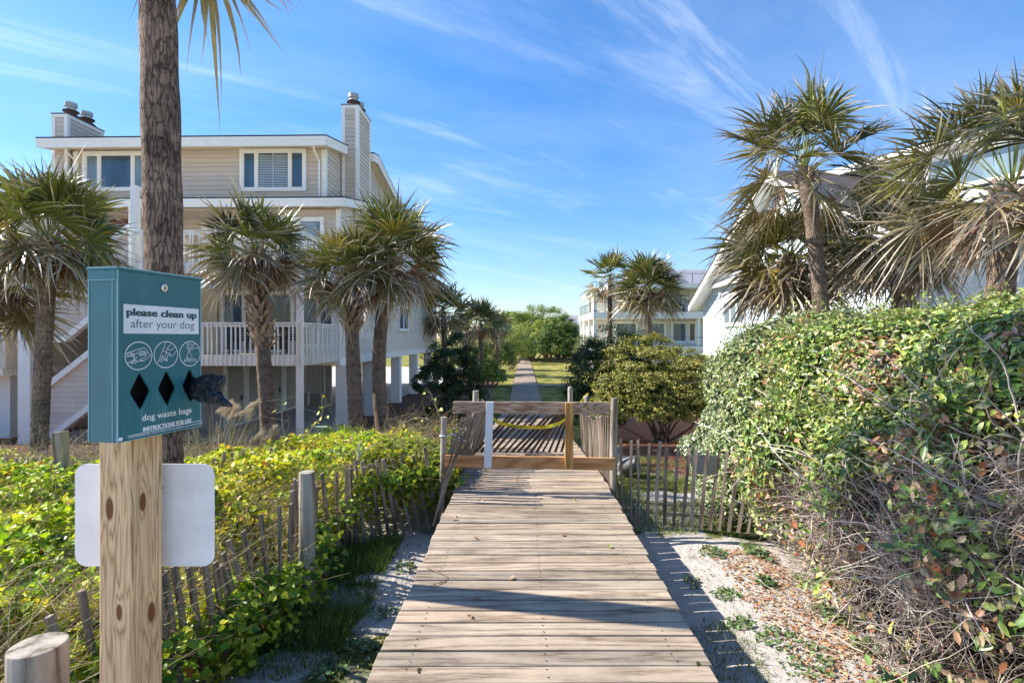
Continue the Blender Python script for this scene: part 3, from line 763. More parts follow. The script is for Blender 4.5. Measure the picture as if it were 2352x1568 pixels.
# ------------------------------------------------------------ big white house at the right edge
HW = thing('white_house', (9.2, 17.6, -1.85), 'large white lap sided house with a glass band and flat roof behind the right palms', 'house')
def zb_(Z): return Z+1.85
d = Vector((13.5-9.2, 9.5-17.6, 0)); Ld = d.length; d.normalize(); nW = Vector((d.y, -d.x, 0))   # faces left toward the walk
mb = MB(); far = -nW*7
def wallprism(mb, s0, s1, z0, z1, n0, n1):
    a = d*s0; b_ = d*s1
    mb.prism([a+nW*n1+Vector((0, 0, z0)), b_+nW*n1+Vector((0, 0, z0)), b_+nW*n1+Vector((0, 0, z1)), a+nW*n1+Vector((0, 0, z1))], nW*(n0-n1))
wallprism(mb, 0, Ld+3, .1, zb_(5.0), -7, 0); mb.build('wall', M['cwhite'], HW)
mb = MB(); siding(mb, nW*.005, d, nW, rect(0, Ld+3, .5, zb_(5.0)), .14); mb.build('siding', M['white'], HW)
mb = MB(); wallprism(mb, -.3, Ld+3.3, zb_(5.0), zb_(5.35), -7.2, .35); wallprism(mb, -.3, Ld+3.3, zb_(5.42), zb_(5.52), -7.2, .42); rf = mb.build('lower_roof', M['white'], HW)
mb = MB(); wallprism(mb, .6, Ld+3, zb_(5.52), zb_(7.0), -6.8, -1.6); up = mb.build('upper_wall', M['cwhite'], HW)
mb = MB(); siding(mb, nW*(-1.595), d, nW, rect(.6, 3.0, zb_(5.55), zb_(7.0)), .14); mb.build('siding', M['white'], up)
window(HW, nW*(-1.59), d, nW, 3.0, Ld+2.8, zb_(5.6), zb_(6.9), (0, .3, .6, 1), glass='glasspale', frame=.1)
mb = MB(); wallprism(mb, .2, Ld+3.4, zb_(7.0), zb_(7.22), -7.2, -1.1); mb.build('roof', M['white'], HW)
for s_ in (0, 4.6):
    mb = MB(); wallprism(mb, s_, s_+.14, .3, zb_(5.0), 0, .05); mb.build('trim_board', M['white'], HW)

# ------------------------------------------------------------ white house with decks, middle distance
YM = 58.0
HC = thing('deck_house', (8.8, YM, -1.85), 'white two storey house with wraparound decks and grey metal roof beyond the bushes', 'house')
def q_(px, Y=YM): return (px-CX)/F*Y-8.8
def r_(py, Y=YM): return EYE-(py-HZ)/F*Y+1.85
mb = MB(); z0, z2 = r_(795), r_(716)
mb.box(q_(1398), 14, 3, 14, 0, r_(655)); mb.box(q_(1372)+.4, q_(1398), 3, 16, 0, r_(722)); mb.build('wall', M['cwhite'], HC)
mb = MB(); mb.box(0, 14, 0, 3.2, z0-.5, z0); mb.box(0, 1.6, 3, 12, z0-.5, z0); mb.box(.1, 14, .3, 3, 0, z0-.5); mb.build('porch_floor', M['white'], HC)
mb = MB(); mb.box(-.1, 14.2, -.15, 3.2, r_(731), z2); mb.box(-.1, 1.6, 3.2, 12.5, r_(731), z2); mb.build('balcony_deck', M['white'], HC)
mb = MB(); mb.box(q_(1398)-.1, 14.2, -.15, 3.2, r_(661), r_(651)); mb.box(-.2, q_(1415), -.1, 9, r_(676)-.1, r_(668)); mb.build('roof_deck', M['white'], HC)
for (px_, v_, t) in ((1365, .05, 1), (1370, 4, 1), (1372, 8, 0), (1372, 11.5, 0), (1399, .05, 1), (1606, .05, 0)):
    u_ = 0.15 if px_ < 1390 else q_(px_)
    mb = MB(); mb.box(u_-.16, u_+.16, v_-.16+.2, v_+.16+.2, 0, r_(668) if t else r_(731)); mb.build('column', M['white'], HC)
for (a, b_) in ((1415, 1465), (1480, 1530), (1545, 1580), (1583, 1600)):
    window(HC, (0, 3, 0), X_, -Y_, q_(a-4, 61), q_(b_, 61), z0+.3, r_(738, 61), (0, 1), glass='glassblue' if a < 1580 else 'glassdark', frame=.22)
for (a, b_) in ((1440, 1500), (1520, 1570), (1585, 1612)):
    window(HC, (0, 3, 0), X_, -Y_, q_(a, 61), q_(b_, 61), z2+.1, r_(672, 61), (0, .5, 1), glass='glassdark', frame=.18)
mb = MB()
for zc in (z2+1.07, z2+.1): mb.bar((0, 0, zc), (14, 0, zc), .06, .05); mb.bar((0, 0, zc), (0, 12, zc), .06, .05)
for zc in (z0+.95, z0+.08): mb.bar((0, 0, zc), (14, 0, zc), .05, .04); mb.bar((0, 0, zc), (0, 12, zc), .05, .04)
for u_ in np.arange(0, 14, 1.7): mb.bar((u_, 0, z2), (u_, 0, z2+1.07), .05, .05)
for v_ in np.arange(0, 12, 1.3): mb.bar((0, v_, z2), (0, v_, z2+1.07), .05, .05); mb.bar((0, v_, z0), (0, v_, z0+.95), .05, .05)
zr = r_(651)
for zc in (zr+1.1,): mb.bar((q_(1560), .2, zc), (14, .2, zc), .06, .05)
for u_ in np.arange(q_(1560), 14, 1.5): mb.bar((u_, .2, zr), (u_, .2, zr+1.1), .05, .05)
for u_ in np.arange(-.1, 2.5, .35): mb.bar((u_, 0, r_(668)), (u_, 0, r_(668)+1), .04, .04)
mb.bar((-.1, 0, r_(668)+1), (2.5, 0, r_(668)+1), .05, .05); mb.build('railing', M['black'], HC)
mb = MB(); pk = (q_(1497, 64), 6, r_(598, 64)); zr0 = r_(655)
mb.prism([Vector((q_(1405, 62), 3, zr0)), Vector((q_(1590, 62), 3, zr0)), Vector((pk[0], 3.0, pk[2]))], (0, 9, 0))
mb.prism([Vector((q_(1497, 64), 4.5, zr0)), Vector((q_(1497, 64), 9, r_(617, 66))), Vector((q_(1497, 64), 13, zr0))], (9, 0, 0)); mb.build('roof', M['metalroof'], HC)
mb = MB(); c0 = q_(1468, 59.5)
for a in (0.3, 1.5, 2.7, 3.9, 5.1): mb.bar((c0, 1.5, r_(733)-.35), (c0+.75*math.cos(a), 1.5+.75*math.sin(a), r_(733)-.36), .14, .02)
mb.bar((c0, 1.5, r_(733)-.4), (c0, 1.5, r_(731)), .08, .08); mb.build('ceiling_fan', M['brown'], HC)
mb = MB(); mb.box(10.2, 11.6, 1.2, 2.2, z2, z2+1.05); mb.box(9.0, 9.9, 1.2, 2.0, z2, z2+.7); mb.build('outdoor_kitchen', M['doorbeige'], HC)
# far small house
HD = thing('far_house', (hx(1304, 100), 100, -1.85), 'small distant white house with grey gable roof and two decks beyond the trees', 'house')
sx = lambda px: hx(px, 100)-hx(1304, 100); sz = lambda py: hz(py, 100)+1.85
mb = MB(); mb.box(0, 6, 1.6, 9, 0, sz(745)); mb.build('wall', M['cwhite'], HD)
mb = MB(); mb.prism([Vector((-.3, -.1, sz(747))), Vector((-.3, 4.5, sz(722))), Vector((-.3, 9.4, sz(747)))], (6.6, 0, 0)); mb.build('roof', M['metalroof'], HD)
for (p0, p1) in ((753, 764), (776, 792)):
    window(HD, (0, 1.6, 0), X_, -Y_, .3, 3.2, sz(p1 if p1 < 770 else 786), sz(p0), (0, .5, 1), glass='glassdark', frame=.1)
mb = MB()
for pz in (769, 797): mb.box(-.1, 6.1, -.1, 1.6, sz(pz)-.25, sz(pz))
mb.build('balcony_deck', M['white'], HD)
mb = MB()
for pz in (769, 797):
    mb.bar((-.1, -.05, sz(pz)+1), (6.1, -.05, sz(pz)+1), .08, .08)
    for u_ in np.arange(0, 6, .3): mb.bar((u_, -.05, sz(pz)), (u_, -.05, sz(pz)+1), .05, .05)
for u_ in (0, 2, 4, 6): mb.bar((u_, 0, 0), (u_, 0, sz(745)), .2, .2)
mb.build('railing', M['white'], HD)
# ------------------------------------------------------------ dispenser box
BA = Vector((-.833, 1.14, 0)); BS = Vector((.199, .98, 0)); BN = Vector((.98, -.199, 0))   # front face origin, width dir, outward normal
BZ0, BZ1, BWd, BDp = 1.527, 1.893, .229, .073
def facept(px, py):
    r = (px-CX)/F
    s = (r*BA.y-BA.x)/(BS.x-r*BS.y); Y = BA.y+s*BS.y
    return s, EYE-(py-HZ)/F*Y
def z1p(x, y): return (450+x/4.9)*.60215, (1130+y/4.9)*.60215
def z2p(x, y): return (450+x/4.9)*.60215, (1400+y/4.9)*.60215
def F1(x, y): return facept(*z1p(x, y))
def F2(x, y): return facept(*z2p(x, y))
def fw3(s, z, n=0.0): return BA+BS*s+BN*n+Vector((0, 0, z))
M['teal'] = plain('teal_powder_coat', (.035, .17, .20), .38, .0, .5)
def teal():
    m, nt, b = new_mat('teal_painted_steel')
    v = texco(nt, (1, 1, .12)); st = noise(nt, v, 42, 4, .6)
    c = ramp(nt, st, [(.45, (.030, .155, .185)), (.66, (.038, .175, .20)), (.74, (.09, .26, .29))])
    sp_ = noise(nt, texco(nt), 6, 5, .7); c = mixc(nt, c, ramp(nt, sp_, [(.3, .85), (.7, 1.12)]), 1.0, 'MULTIPLY')
    L(nt, c, b.inputs['Base Color']); b.inputs['Roughness'].default_value = .36; b.inputs['Specular IOR Level'].default_value = .5
    bump(nt, b, noise(nt, texco(nt), 220, 2, .5), .05, .001)
    return m
M['teal'] = teal()
M['edge'] = plain('worn_teal_edge', (.30, .52, .54), .4)
M['inkwhite'] = plain('white_print', (.80, .84, .84), .5)
M['inkteal'] = plain('dark_teal_print', (.03, .085, .10), .5)
M['inkgrey'] = plain('grey_print', (.12, .15, .18), .5)
M['hole'] = plain('dark_box_interior', (.006, .006, .007), .8, spec=.1)
M['steel'] = plain('chrome_lock', (.6, .6, .58), .25, .9)
M['sign'] = plain('white_sign_back', (.88, .89, .90), .45, 0, .4)
M['bag'] = plain('black_plastic_film', (.014, .014, .02), .2, 0, .8, bumpy=.7, bscale=70)
loc = BA+Vector((0, 0, BZ0))-BN*BDp/2+BS*BWd/2
disp = thing('bag_dispenser', loc, 'teal metal dog waste bag dispenser with three diamond slots on the pine post', 'dispenser')
def dpart(mb, name, mat, **k): return mb.build(name, mat, disp, world=True, **k)
# diamonds (rounded) in s,z
def diamond(pts, rad=.22, n=5):
    out = []
    for i in range(4):
        p = Vector((*pts[i], 0)); a = Vector((*pts[i-1], 0)); c = Vector((*pts[(i+1) % 4], 0))
        r1 = p+(a-p)*rad*(.7 if i % 2 else 1); r2 = p+(c-p)*rad*(.7 if i % 2 else 1)
        for k in range(n+1):
            t = k/n; q = r1*(1-t)**2+p*2*t*(1-t)+r2*t*t; out.append((q.x, q.y))
    return out
D = []
for (l, t, r, b_) in (((212, 478), (405, 95), (607, 432), (422, 815)), ((740, 410), (905, 55), (1083, 372), (925, 735)), ((1198, 352), (1338, 20), (1500, 335), (1358, 662))):
    D.append(diamond([F2(*l), F2(*t), F2(*r), F2(*b_)], .14))
# front panel with the three holes, built as a triangulated sheet
import bmesh
from mathutils.geometry import tessellate_polygon
outer = [(0, BZ0), (BWd, BZ0), (BWd, BZ1), (0, BZ1)]
loops = [outer]+D
fl = [p for lp in loops for p in lp]
tris = tessellate_polygon([[Vector((s, z, 0)) for s, z in lp] for lp in loops])
mb = MB()
for t in tris: mb.poly([fw3(*fl[i]) for i in t])
for lp in D:
    n = len(lp)
    for i in range(n): a, c = lp[i], lp[(i+1) % n]; mb.poly([fw3(*a), fw3(*c), fw3(*c, -.004), fw3(*a, -.004)])
A0, A1 = Vector((0, 0, BZ0)), Vector((0, 0, BZ1))
P00 = BA; P10 = BA+BS*BWd; P01 = BA-BN*BDp; P11 = P10-BN*BDp
for a, c in ((P01, P00), (P10, P11), (P11, P01)): mb.poly([a+A0, c+A0, c+A1, a+A1])
mb.poly([P00+A0, P01+A0, P11+A0, P10+A0]); mb.poly([P00+A1, P10+A1, P11+A1, P01+A1])
dpart(mb, 'housing', M['teal'])
mb = MB()   # dark inner box set back from the slots
for lp in D: mb.poly([fw3(s, z, -.02) for s, z in lp])
mb.hexa([fw3(.006, BZ0+.01, -.066), fw3(BWd-.006, BZ0+.01, -.066), fw3(BWd-.006, BZ0+.01, -.022), fw3(.006, BZ0+.01, -.022), fw3(.006, BZ1-.01, -.066), fw3(BWd-.006, BZ1-.01, -.066), fw3(BWd-.006, BZ1-.01, -.022), fw3(.006, BZ1-.01, -.022)])
dpart(mb, 'liner', M['hole'])
mb = MB()   # lid folded over the top and left side, proud of the body
q = .0035
def slab3(p, q_, w, nrm, name=None):
    pass
Zt = BZ1+.012
lid = [P00+BN*q-BS*q, P10+BN*q+BS*q, P11-BN*q+BS*q, P01-BN*q-BS*q]
mb.hexa([p+Vector((0, 0, BZ1+.0005)) for p in lid]+[p+Vector((0, 0, BZ1+.006)) for p in lid])
a, c = P01-BS*.0005, P00-BS*.0005
mb.hexa([a-BS*.003+Vector((0, 0, BZ1-.02)), c-BS*.003+Vector((0, 0, BZ1-.02)), c+Vector((0, 0, BZ1-.02)), a+Vector((0, 0, BZ1-.02)), a-BS*.003+A1, c-BS*.003+A1, c+A1, a+A1])
dpart(mb, 'lid', M['teal'], bevel=.001)
mb = MB()   # worn seam lines
def seam(p0, p1, w=.0012): mb.bar(p0, p1, w, w)
seam(P00+A0+BN*.0006-BS*.0006, P00+A1+BN*.0006-BS*.0006, .002)
e = BN*.0005-BS*.001
seam(P00-BN*.012+A0-BS*.0008, P00-BN*.012+Vector((0, 0, BZ1-.022))-BS*.0008, .0014)
seam(P01+Vector((0, 0, BZ1-.021))-BS*.004, P00+Vector((0, 0, BZ1-.021))-BS*.004, .0014)
seam(P01+Vector((0, 0, BZ1+.006))-BS*.003, P00+Vector((0, 0, BZ1+.006))-BS*.003+BN*.003, .0022)
seam(P00+Vector((0, 0, BZ1+.006))+BN*.004, P10+Vector((0, 0, BZ1+.006))+BN*.004, .0022)
seam(P01+A0-BS*.0005, P01+A1-BS*.0005, .002); seam(P10+A0+BN*.0004, P10+A1+BN*.0004, .0016)
seam(P00+BN*.001+Vector((0, 0, BZ0+.0005)), P10+BN*.001+Vector((0, 0, BZ0+.0005)), .0012)
dpart(mb, 'seam', M['edge'])
def disc(name, s, z, r, mat, n0=.0005, hgt=.004, rim=True):
    mb = MB(); c = fw3(s, z); k = 20
    ring = lambda rr, nn: [fw3(s+rr*math.cos(2*PI*i/k), z+rr*math.sin(2*PI*i/k), nn) for i in range(k)]
    a = ring(r, n0); b_ = ring(r, hgt); c_ = ring(r*.8, hgt+.001)
    for i in range(k):
        j = (i+1) % k; mb.poly([a[i], a[j], b_[j], b_[i]]); mb.poly([b_[i], b_[j], c_[j], c_[i]])
    mb.poly(c_); return dpart(mb, name, mat)
ls, lz = facept(375, 661); lk = disc('lock', ls, lz, .0095, M['steel'])
mb = MB(); mb.hexa([fw3(ls+a*.0012, lz+b_*.004, n_) for b_ in (-1, 1) for a, n_ in ((-1, .0045), (1, .0045), (1, .0058), (-1, .0058))]); k_ = mb.build('keyhole', M['hole'], lk, world=False)
k_.data.transform(__import__('mathutils').Matrix.Translation(-Vector(disp.location)))
rs, rz_ = facept(283, 1007); disc('rivet', .0045, BZ0+.008, .0042, M['inkwhite'])
# label plate
LC = [F1(88, 137), F1(1492, 240), F1(1511, 707), F1(108, 692)]
ls0, ls1 = (LC[0][0]+LC[3][0])/2, (LC[1][0]+LC[2][0])/2; lz1, lz0 = (LC[0][1]+LC[1][1])/2, (LC[2][1]+LC[3][1])/2
mb = MB(); mb.hexa([fw3(a, b_, n_) for b_ in (lz0, lz1) for a, n_ in ((ls0, .0003), (ls1, .0003), (ls1, .0011), (ls0, .0011))]); lab = dpart(mb, 'label_plate', M['inkwhite'])
def text_on(body, s0, s1, z0, z1, mat, parent, bold=0.0, n=.0013, name='lettering', heavy=0):
    o = text_one(body, s0+heavy, s1-heavy, z0, z1, mat, parent, bold, n, name)
    if heavy:
        me = o.data; k = len(me.vertices); co = np.zeros(k*3); me.vertices.foreach_get('co', co); co = co.reshape(-1, 3); fs = [tuple(p.vertices) for p in me.polygons]
        V = []; Fs = []
        for i, dv in enumerate((-1, -.5, .5, 1)):
            V.append(co+np.array(BS)*heavy*dv+np.array(BN)*.00004*(i+1)); Fs += [tuple(q_+i*k for q_ in f) for f in fs]
        m2 = bpy.data.meshes.new(name); m2.from_pydata(np.concatenate(V).tolist(), [], Fs); m2.materials.append(mat); m2.update()
        a_ = m2.color_attributes.new('Col', 'FLOAT_COLOR', 'POINT'); a_.data.foreach_set('color', [1.0]*4*len(m2.vertices)); o.data = m2
    return o
def text_one(body, s0, s1, z0, z1, mat, parent, bold, n, name):
    cu = bpy.data.curves.new('t', 'FONT'); cu.body = body; cu.size = 1; cu.offset = bold; cu.resolution_u = 4; cu.space_character = 1.0+bold*1.6
    o = bpy.data.objects.new('t', cu); C.objects.link(o); bpy.context.view_layer.update()
    dg = bpy.context.evaluated_depsgraph_get(); me = bpy.data.meshes.new_from_object(o.evaluated_get(dg))
    bpy.data.objects.remove(o); bpy.data.curves.remove(cu)
    co = np.zeros(len(me.vertices)*3); me.vertices.foreach_get('co', co); co = co.reshape(-1, 3)
    x0, x1, y0, y1 = co[:, 0].min(), co[:, 0].max(), co[:, 1].min(), co[:, 1].max()
    s = s0+(co[:, 0]-x0)/(x1-x0)*(s1-s0); z = z0+(co[:, 1]-y0)/(y1-y0)*(z1-z0)
    w = np.array([list(fw3(a, b_, n)) for a, b_ in zip(s, z)])-np.array(disp.location)
    me.vertices.foreach_set('co', w.ravel()); me.materials.clear(); me.materials.append(mat); me.name = name
    a_ = me.color_attributes.new('Col', 'FLOAT_COLOR', 'POINT'); a_.data.foreach_set('color', [1.0]*4*len(me.vertices)); me.update()
    ob = bpy.data.objects.new(name, me); C.objects.link(ob); ob.parent = parent; return ob
def box_from(fn, x0, x1, ya, yb):
    a = fn(x0, ya); b_ = fn(x1, yb); return a[0], b_[0]
s0, zt = F1(145, 215); s1, _ = F1(1463, 300); _, zbm = F1(150, 395); text_on('please clean up', s0, s1, zbm-.001, zt, M['inkteal'], lab, .022, heavy=.0011)
s0, zt = F1(228, 430); s1, _ = F1(1420, 500); _, zbm = F1(1380, 650); text_on('after your dog', s0, s1, zbm, F1(380, 430)[1], M['inkgrey'], lab, .0)
s0, zb0 = F2(448, 1010); s1, _ = F2(1370, 840); text_on('dog waste bags', s0, s1, F2(680, 1005)[1], F2(520, 875)[1], M['inkwhite'], disp, .018, n=.0006)
s0, _ = F2(465, 1200); s1, _ = F2(1372, 1010); text_on('INSTRUCTIONS FOR USE', s0, s1, F2(480, 1203)[1], F2(480, 1120)[1], M['inkwhite'], disp, .015, n=.0006, heavy=.0006)
s0, _ = F2(185, 1330); s1, _ = F2(1575, 1040); text_on('1) PLACE HAND INTO BAG  2) PICK UP WASTE & TURN BAG INSIDE OUT  3) TIE A KNOT & DISPOSE', s0, s1, F2(190, 1345)[1], F2(190, 1302)[1], M['inkwhite'], disp, .02, n=.0006)
def ribbon(lines, w, name, conv, n=.0007, closed=False):
    mb = MB()
    for ln in lines:
        P = [conv(*p) for p in ln]
        for i in range(len(P)-1):
            a = Vector((P[i][0], P[i][1], 0)); b_ = Vector((P[i+1][0], P[i+1][1], 0)); dd = b_-a
            if dd.length < 1e-7: continue
            dd.normalize(); nn = Vector((-dd.y, dd.x, 0))*w/2; a2 = a-dd*w*.3; b2 = b_+dd*w*.3
            nz_ = n+.00004*(i % 2)
            mb.poly([fw3((a2+nn).x, (a2+nn).y, nz_), fw3((a2-nn).x, (a2-nn).y, nz_), fw3((b2-nn).x, (b2-nn).y, nz_), fw3((b2+nn).x, (b2+nn).y, nz_)])
    return dpart(mb, name, M['inkwhite'])
ribbon([[F2(180, 1290), F2(1575, 985)]], .0014, 'printed_line', lambda *p: p)
def circ(cx, cy, rx, ry):
    a = F1(cx-rx, cy); b_ = F1(cx+rx, cy); t = F1(cx, cy-ry); u = F1(cx, cy+ry)
    c0, c1, r0, r1 = (a[0]+b_[0])/2, (t[1]+u[1])/2, (b_[0]-a[0])/2, (t[1]-u[1])/2
    return [(c0+r0*math.cos(2*PI*i/48), c1+r1*math.sin(2*PI*i/48)) for i in range(49)]
ribbon([circ(374, 1110, 252, 258), circ(886, 1088, 221, 243), circ(1336, 1070, 192, 228)], .0020, 'pictogram_ring', lambda *p: p, n=.0012)
I1 = [[(130, 1130), (235, 1112), (330, 1072), (425, 1018)], [(150, 1062), (290, 1015), (405, 985), (475, 960), (520, 990), (595, 1112), (480, 1200), (360, 1218), (320, 1185), (170, 1245)],
      [(150, 1062), (180, 1115), (250, 1100), (300, 1070)], [(180, 1060), (260, 1090)], [(225, 1045), (290, 1080)], [(425, 1018), (470, 1020), (520, 1050), (525, 1080), (495, 1140), (430, 1160), (395, 1185), (460, 1195)],
      [(380, 1080), (440, 1050), (490, 1040)], [(390, 1095), (450, 1075), (510, 1062)], [(400, 1110), (460, 1095), (505, 1085)], [(250, 1110), (300, 1150), (280, 1190)], [(300, 1110), (312, 1160), (290, 1185)], [(343, 1120), (345, 1165)],
      [(235, 1250), (290, 1200), (345, 1215), (310, 1250), (235, 1250)]]
I2 = [[(885, 860), (850, 960), (745, 1215), (800, 1215), (880, 1160)], [(985, 890), (900, 985), (905, 1040), (870, 1110), (885, 1200), (915, 1208), (912, 1090)], [(1055, 955), (965, 1010), (935, 985), (910, 990)], [(1085, 1015), (1040, 1080), (1020, 1110), (960, 1105), (930, 1085)],
      [(850, 960), (838, 1015), (900, 1050)], [(905, 1040), (960, 1065), (980, 1085), (940, 1095)], [(790, 1180), (830, 1100), (850, 1170)], [(800, 1190), (820, 1130)], [(900, 1190), (880, 1150)]]
I3 = [[(1440, 890), (1385, 905), (1330, 885), (1290, 885), (1285, 960), (1310, 1010), (1320, 1040)], [(1500, 970), (1405, 965), (1395, 935), (1350, 940), (1330, 970), (1345, 990), (1340, 1035)], [(1405, 965), (1390, 990), (1345, 985)],
      [(1320, 1040), (1275, 1130), (1300, 1180), (1345, 1185), (1375, 1150), (1370, 1110), (1335, 1040), (1315, 1040)], [(1300, 1075), (1285, 1125), (1300, 1160)], [(1232, 1190), (1280, 1165), (1400, 1165), (1452, 1185), (1400, 1208), (1280, 1208), (1232, 1190), (1235, 1245)], [(1452, 1185), (1455, 1235)], [(1305, 900), (1315, 960), (1325, 1020)]]
ribbon(I1+I2+I3, .0013, 'pictogram_drawing', lambda x, y: F1(x, y), n=.0010)
# plastic bag pulled from the right slot
bagt = thing('waste_bag', fw3(.19, 1.61, 0), 'crumpled black plastic bag hanging out of the right slot of the teal dispenser', 'bag')
def bagtube(path, radii, seed, squash):
    nb = MB(); n = 56; rings = []
    rg = np.random.RandomState(seed)
    for i, (p, r) in enumerate(zip(path, radii)):
        ring = []
        for k in range(n):
            a = 2*PI*k/n
            nz_ = 1+.09*math.sin(7*a+.5*i)+.06*math.sin(11*a-.3*i)+.15*float(vnoise(a*2.3, i*.55, seed, seed))+.08*float(vnoise(a*5.5, i*.3, seed+3, seed))
            off = Vector((0, 0, 1))*(math.sin(a)*r[1]*nz_)+Vector((.25, .95, 0))*(math.cos(a)*r[0]*nz_)
            cr_ = 1-.26*(1-min(1, abs(float(vnoise(a*3.1, i*.22, seed+5, seed)))*3.2)); ring.append(nb.vert(Vector(p)+off*cr_))
        rings.append(ring)
    for a, b_ in zip(rings, rings[1:]):
        for k in range(n): nb.face((a[k], a[(k+1) % n], b_[(k+1) % n], b_[k]))
    nb.face(rings[0][::-1]); nb.face(rings[-1]); return nb
def lerp_path(pts, rads, k):
    out = []; ro = []
    for i in range(k):
        t = i/(k-1)*(len(pts)-1); j = min(int(t), len(pts)-2); f = t-j
        out.append(Vector(pts[j]).lerp(Vector(pts[j+1]), f)); ro.append((rads[j][0]*(1-f)+rads[j+1][0]*f, rads[j][1]*(1-f)+rads[j+1][1]*f))
    return out, ro
def bp(px, py, Y): return at(px, py, Y)
pth, rd = lerp_path([bp(438, 893, 1.335), bp(462, 893, 1.325), bp(490, 905, 1.31), bp(512, 921, 1.30), bp(531, 931, 1.29)], [(.010, .022), (.012, .030), (.010, .022), (.008, .012), (.005, .004)], 22)
bagtube(pth, rd, 5, 1).build('bag_body', M['bag'], bagt, world=True, smooth=True)
pth, rd = lerp_path([bp(455, 885, 1.32), bp(478, 880, 1.315), bp(500, 884, 1.305), bp(517, 872, 1.30)], [(.008, .018), (.006, .022), (.004, .024), (.003, .010)], 18)
bagtube(pth, rd, 9, 1).build('bag_flap', M['bag'], bagt, world=True, smooth=True)

# ------------------------------------------------------------ pine post and white sign back
pc = BA-BN*(BDp+.0445)+BS*(.10+.0445)
pst = thing('pine_post', (pc.x, pc.y, -.55), 'square golden pine post with knots holding the teal dispenser', 'post', rz=math.atan2(BS.y, BS.x)-PI/2)
def pinepost():
    m, nt, b = new_mat('knotty_pine')
    t = N(nt, 'ShaderNodeTexCoord'); sep = N(nt, 'ShaderNodeSeparateXYZ'); L(nt, t.outputs['Object'], sep.inputs[0])
    # warp the grain around knots placed on the post surface
    knots = [(-.015, -.045, 1.90, 1.3), (.045, -.012, 1.91, .9), (.045, .012, 1.635, 1.3), (.012, -.045, 1.66, .7)]
    warp = None; core = None
    for kx, ky, kz, ks in knots:
        sub = N(nt, 'ShaderNodeVectorMath', operation='SUBTRACT'); L(nt, t.outputs['Object'], sub.inputs[0]); sub.inputs[1].default_value = (kx, ky, kz-.0)
        mul = N(nt, 'ShaderNodeVectorMath', operation='MULTIPLY'); L(nt, sub.outputs[0], mul.inputs[0]); mul.inputs[1].default_value = (1/(.018*ks), 1/(.018*ks), 1/(.045*ks))
        ln = N(nt, 'ShaderNodeVectorMath', operation='LENGTH'); L(nt, mul.outputs[0], ln.inputs[0])
        ex = N(nt, 'ShaderNodeMath', operation='MULTIPLY'); L(nt, ln.outputs['Value'], ex.inputs[0]); L(nt, ln.outputs['Value'], ex.inputs[1])
        dv = N(nt, 'ShaderNodeMath', operation='ADD'); L(nt, ex.outputs[0], dv.inputs[0]); dv.inputs[1].default_value = 1
        iv = N(nt, 'ShaderNodeMath', operation='DIVIDE'); iv.inputs[0].default_value = 1; L(nt, dv.outputs[0], iv.inputs[1])
        if warp is None: warp = iv.outputs[0]
        else:
            a = N(nt, 'ShaderNodeMath', operation='ADD'); L(nt, warp, a.inputs[0]); L(nt, iv.outputs[0], a.inputs[1]); warp = a.outputs[0]
    v = texco(nt, (1, 1, .045)); n1 = noise(nt, v, 17, 4, .55, .3)
    s = N(nt, 'ShaderNodeMath', operation='MULTIPLY_ADD'); L(nt, n1, s.inputs[0]); s.inputs[1].default_value = 34
    w2 = N(nt, 'ShaderNodeMath', operation='MULTIPLY'); L(nt, warp, w2.inputs[0]); w2.inputs[1].default_value = 4.5; L(nt, w2.outputs[0], s.inputs[2])
    pp = N(nt, 'ShaderNodeMath', operation='PINGPONG'); L(nt, s.outputs[0], pp.inputs[0]); pp.inputs[1].default_value = 1
    c = ramp(nt, pp.outputs[0], [(0, (.42, .24, .115)), (.3, (.64, .41, .21)), (.75, (.80, .55, .31))])
    fine = noise(nt, texco(nt, (1, 1, .03)), 160, 4, .7); c = mixc(nt, c, ramp(nt, fine, [(.3, .8), (.6, 1.05)]), 1.0, 'MULTIPLY')
    ck = ramp(nt, warp, [(.88, 0), (.97, 1)]); c = mixc(nt, c, (.20, .075, .025), ck)
    cr = noise(nt, texco(nt, (1, 1, .03), (0, 0, 0)), 21, 2, .5); c = mixc(nt, c, (.10, .05, .03), ramp(nt, cr, [(.408, 0), (.412, 1), (.418, 0)]))
    c = mixc(nt, c, ramp(nt, noise(nt, texco(nt), 5, 4, .6), [(.3, .85), (.7, 1.05)]), 1.0, 'MULTIPLY')
    L(nt, c, b.inputs['Base Color']); b.inputs['Roughness'].default_value = .7; b.inputs['Specular IOR Level'].default_value = .25
    bump(nt, b, pp.outputs[0], .2, .002); return m
M['knotpine'] = pinepost()
mb = MB(); h = .0445; mb.box(-h, h, -h, h, 0, 2.42); mb.build('post_shaft', M['knotpine'], pst, bevel=.004)
sgx0, sgx1, Ysg = hx(172, 1.375), hx(492, 1.375), 1.375
sz0, sz1 = hz(1300, Ysg), hz(1065, Ysg)
sgn = thing('metal_sign', ((sgx0+sgx1)/2, Ysg, sz0), 'blank white back of a rounded metal sign fixed behind the pine post', 'sign')
pts = []; r = .03
for (cx_, cz_, a0) in ((sgx1-r, sz0+r, -PI/2), (sgx1-r, sz1-r, 0), (sgx0+r, sz1-r, PI/2), (sgx0+r, sz0+r, PI)):
    for k in range(7): a = a0+PI/2*k/6; pts.append(Vector((cx_+r*math.cos(a), Ysg, cz_+r*math.sin(a))))
mb = MB(); mb.prism(pts, (0, .0025, 0)); mb.build('sign_plate', M['sign'], sgn, world=True)
mb = MB(); mb.tube([(sgx0+.22, Ysg-.004, sz0+.2), (sgx0+.22, Ysg+.008, sz0+.2)], .006, 10); mb.build('bolt', M['steel'], sgn, world=True)

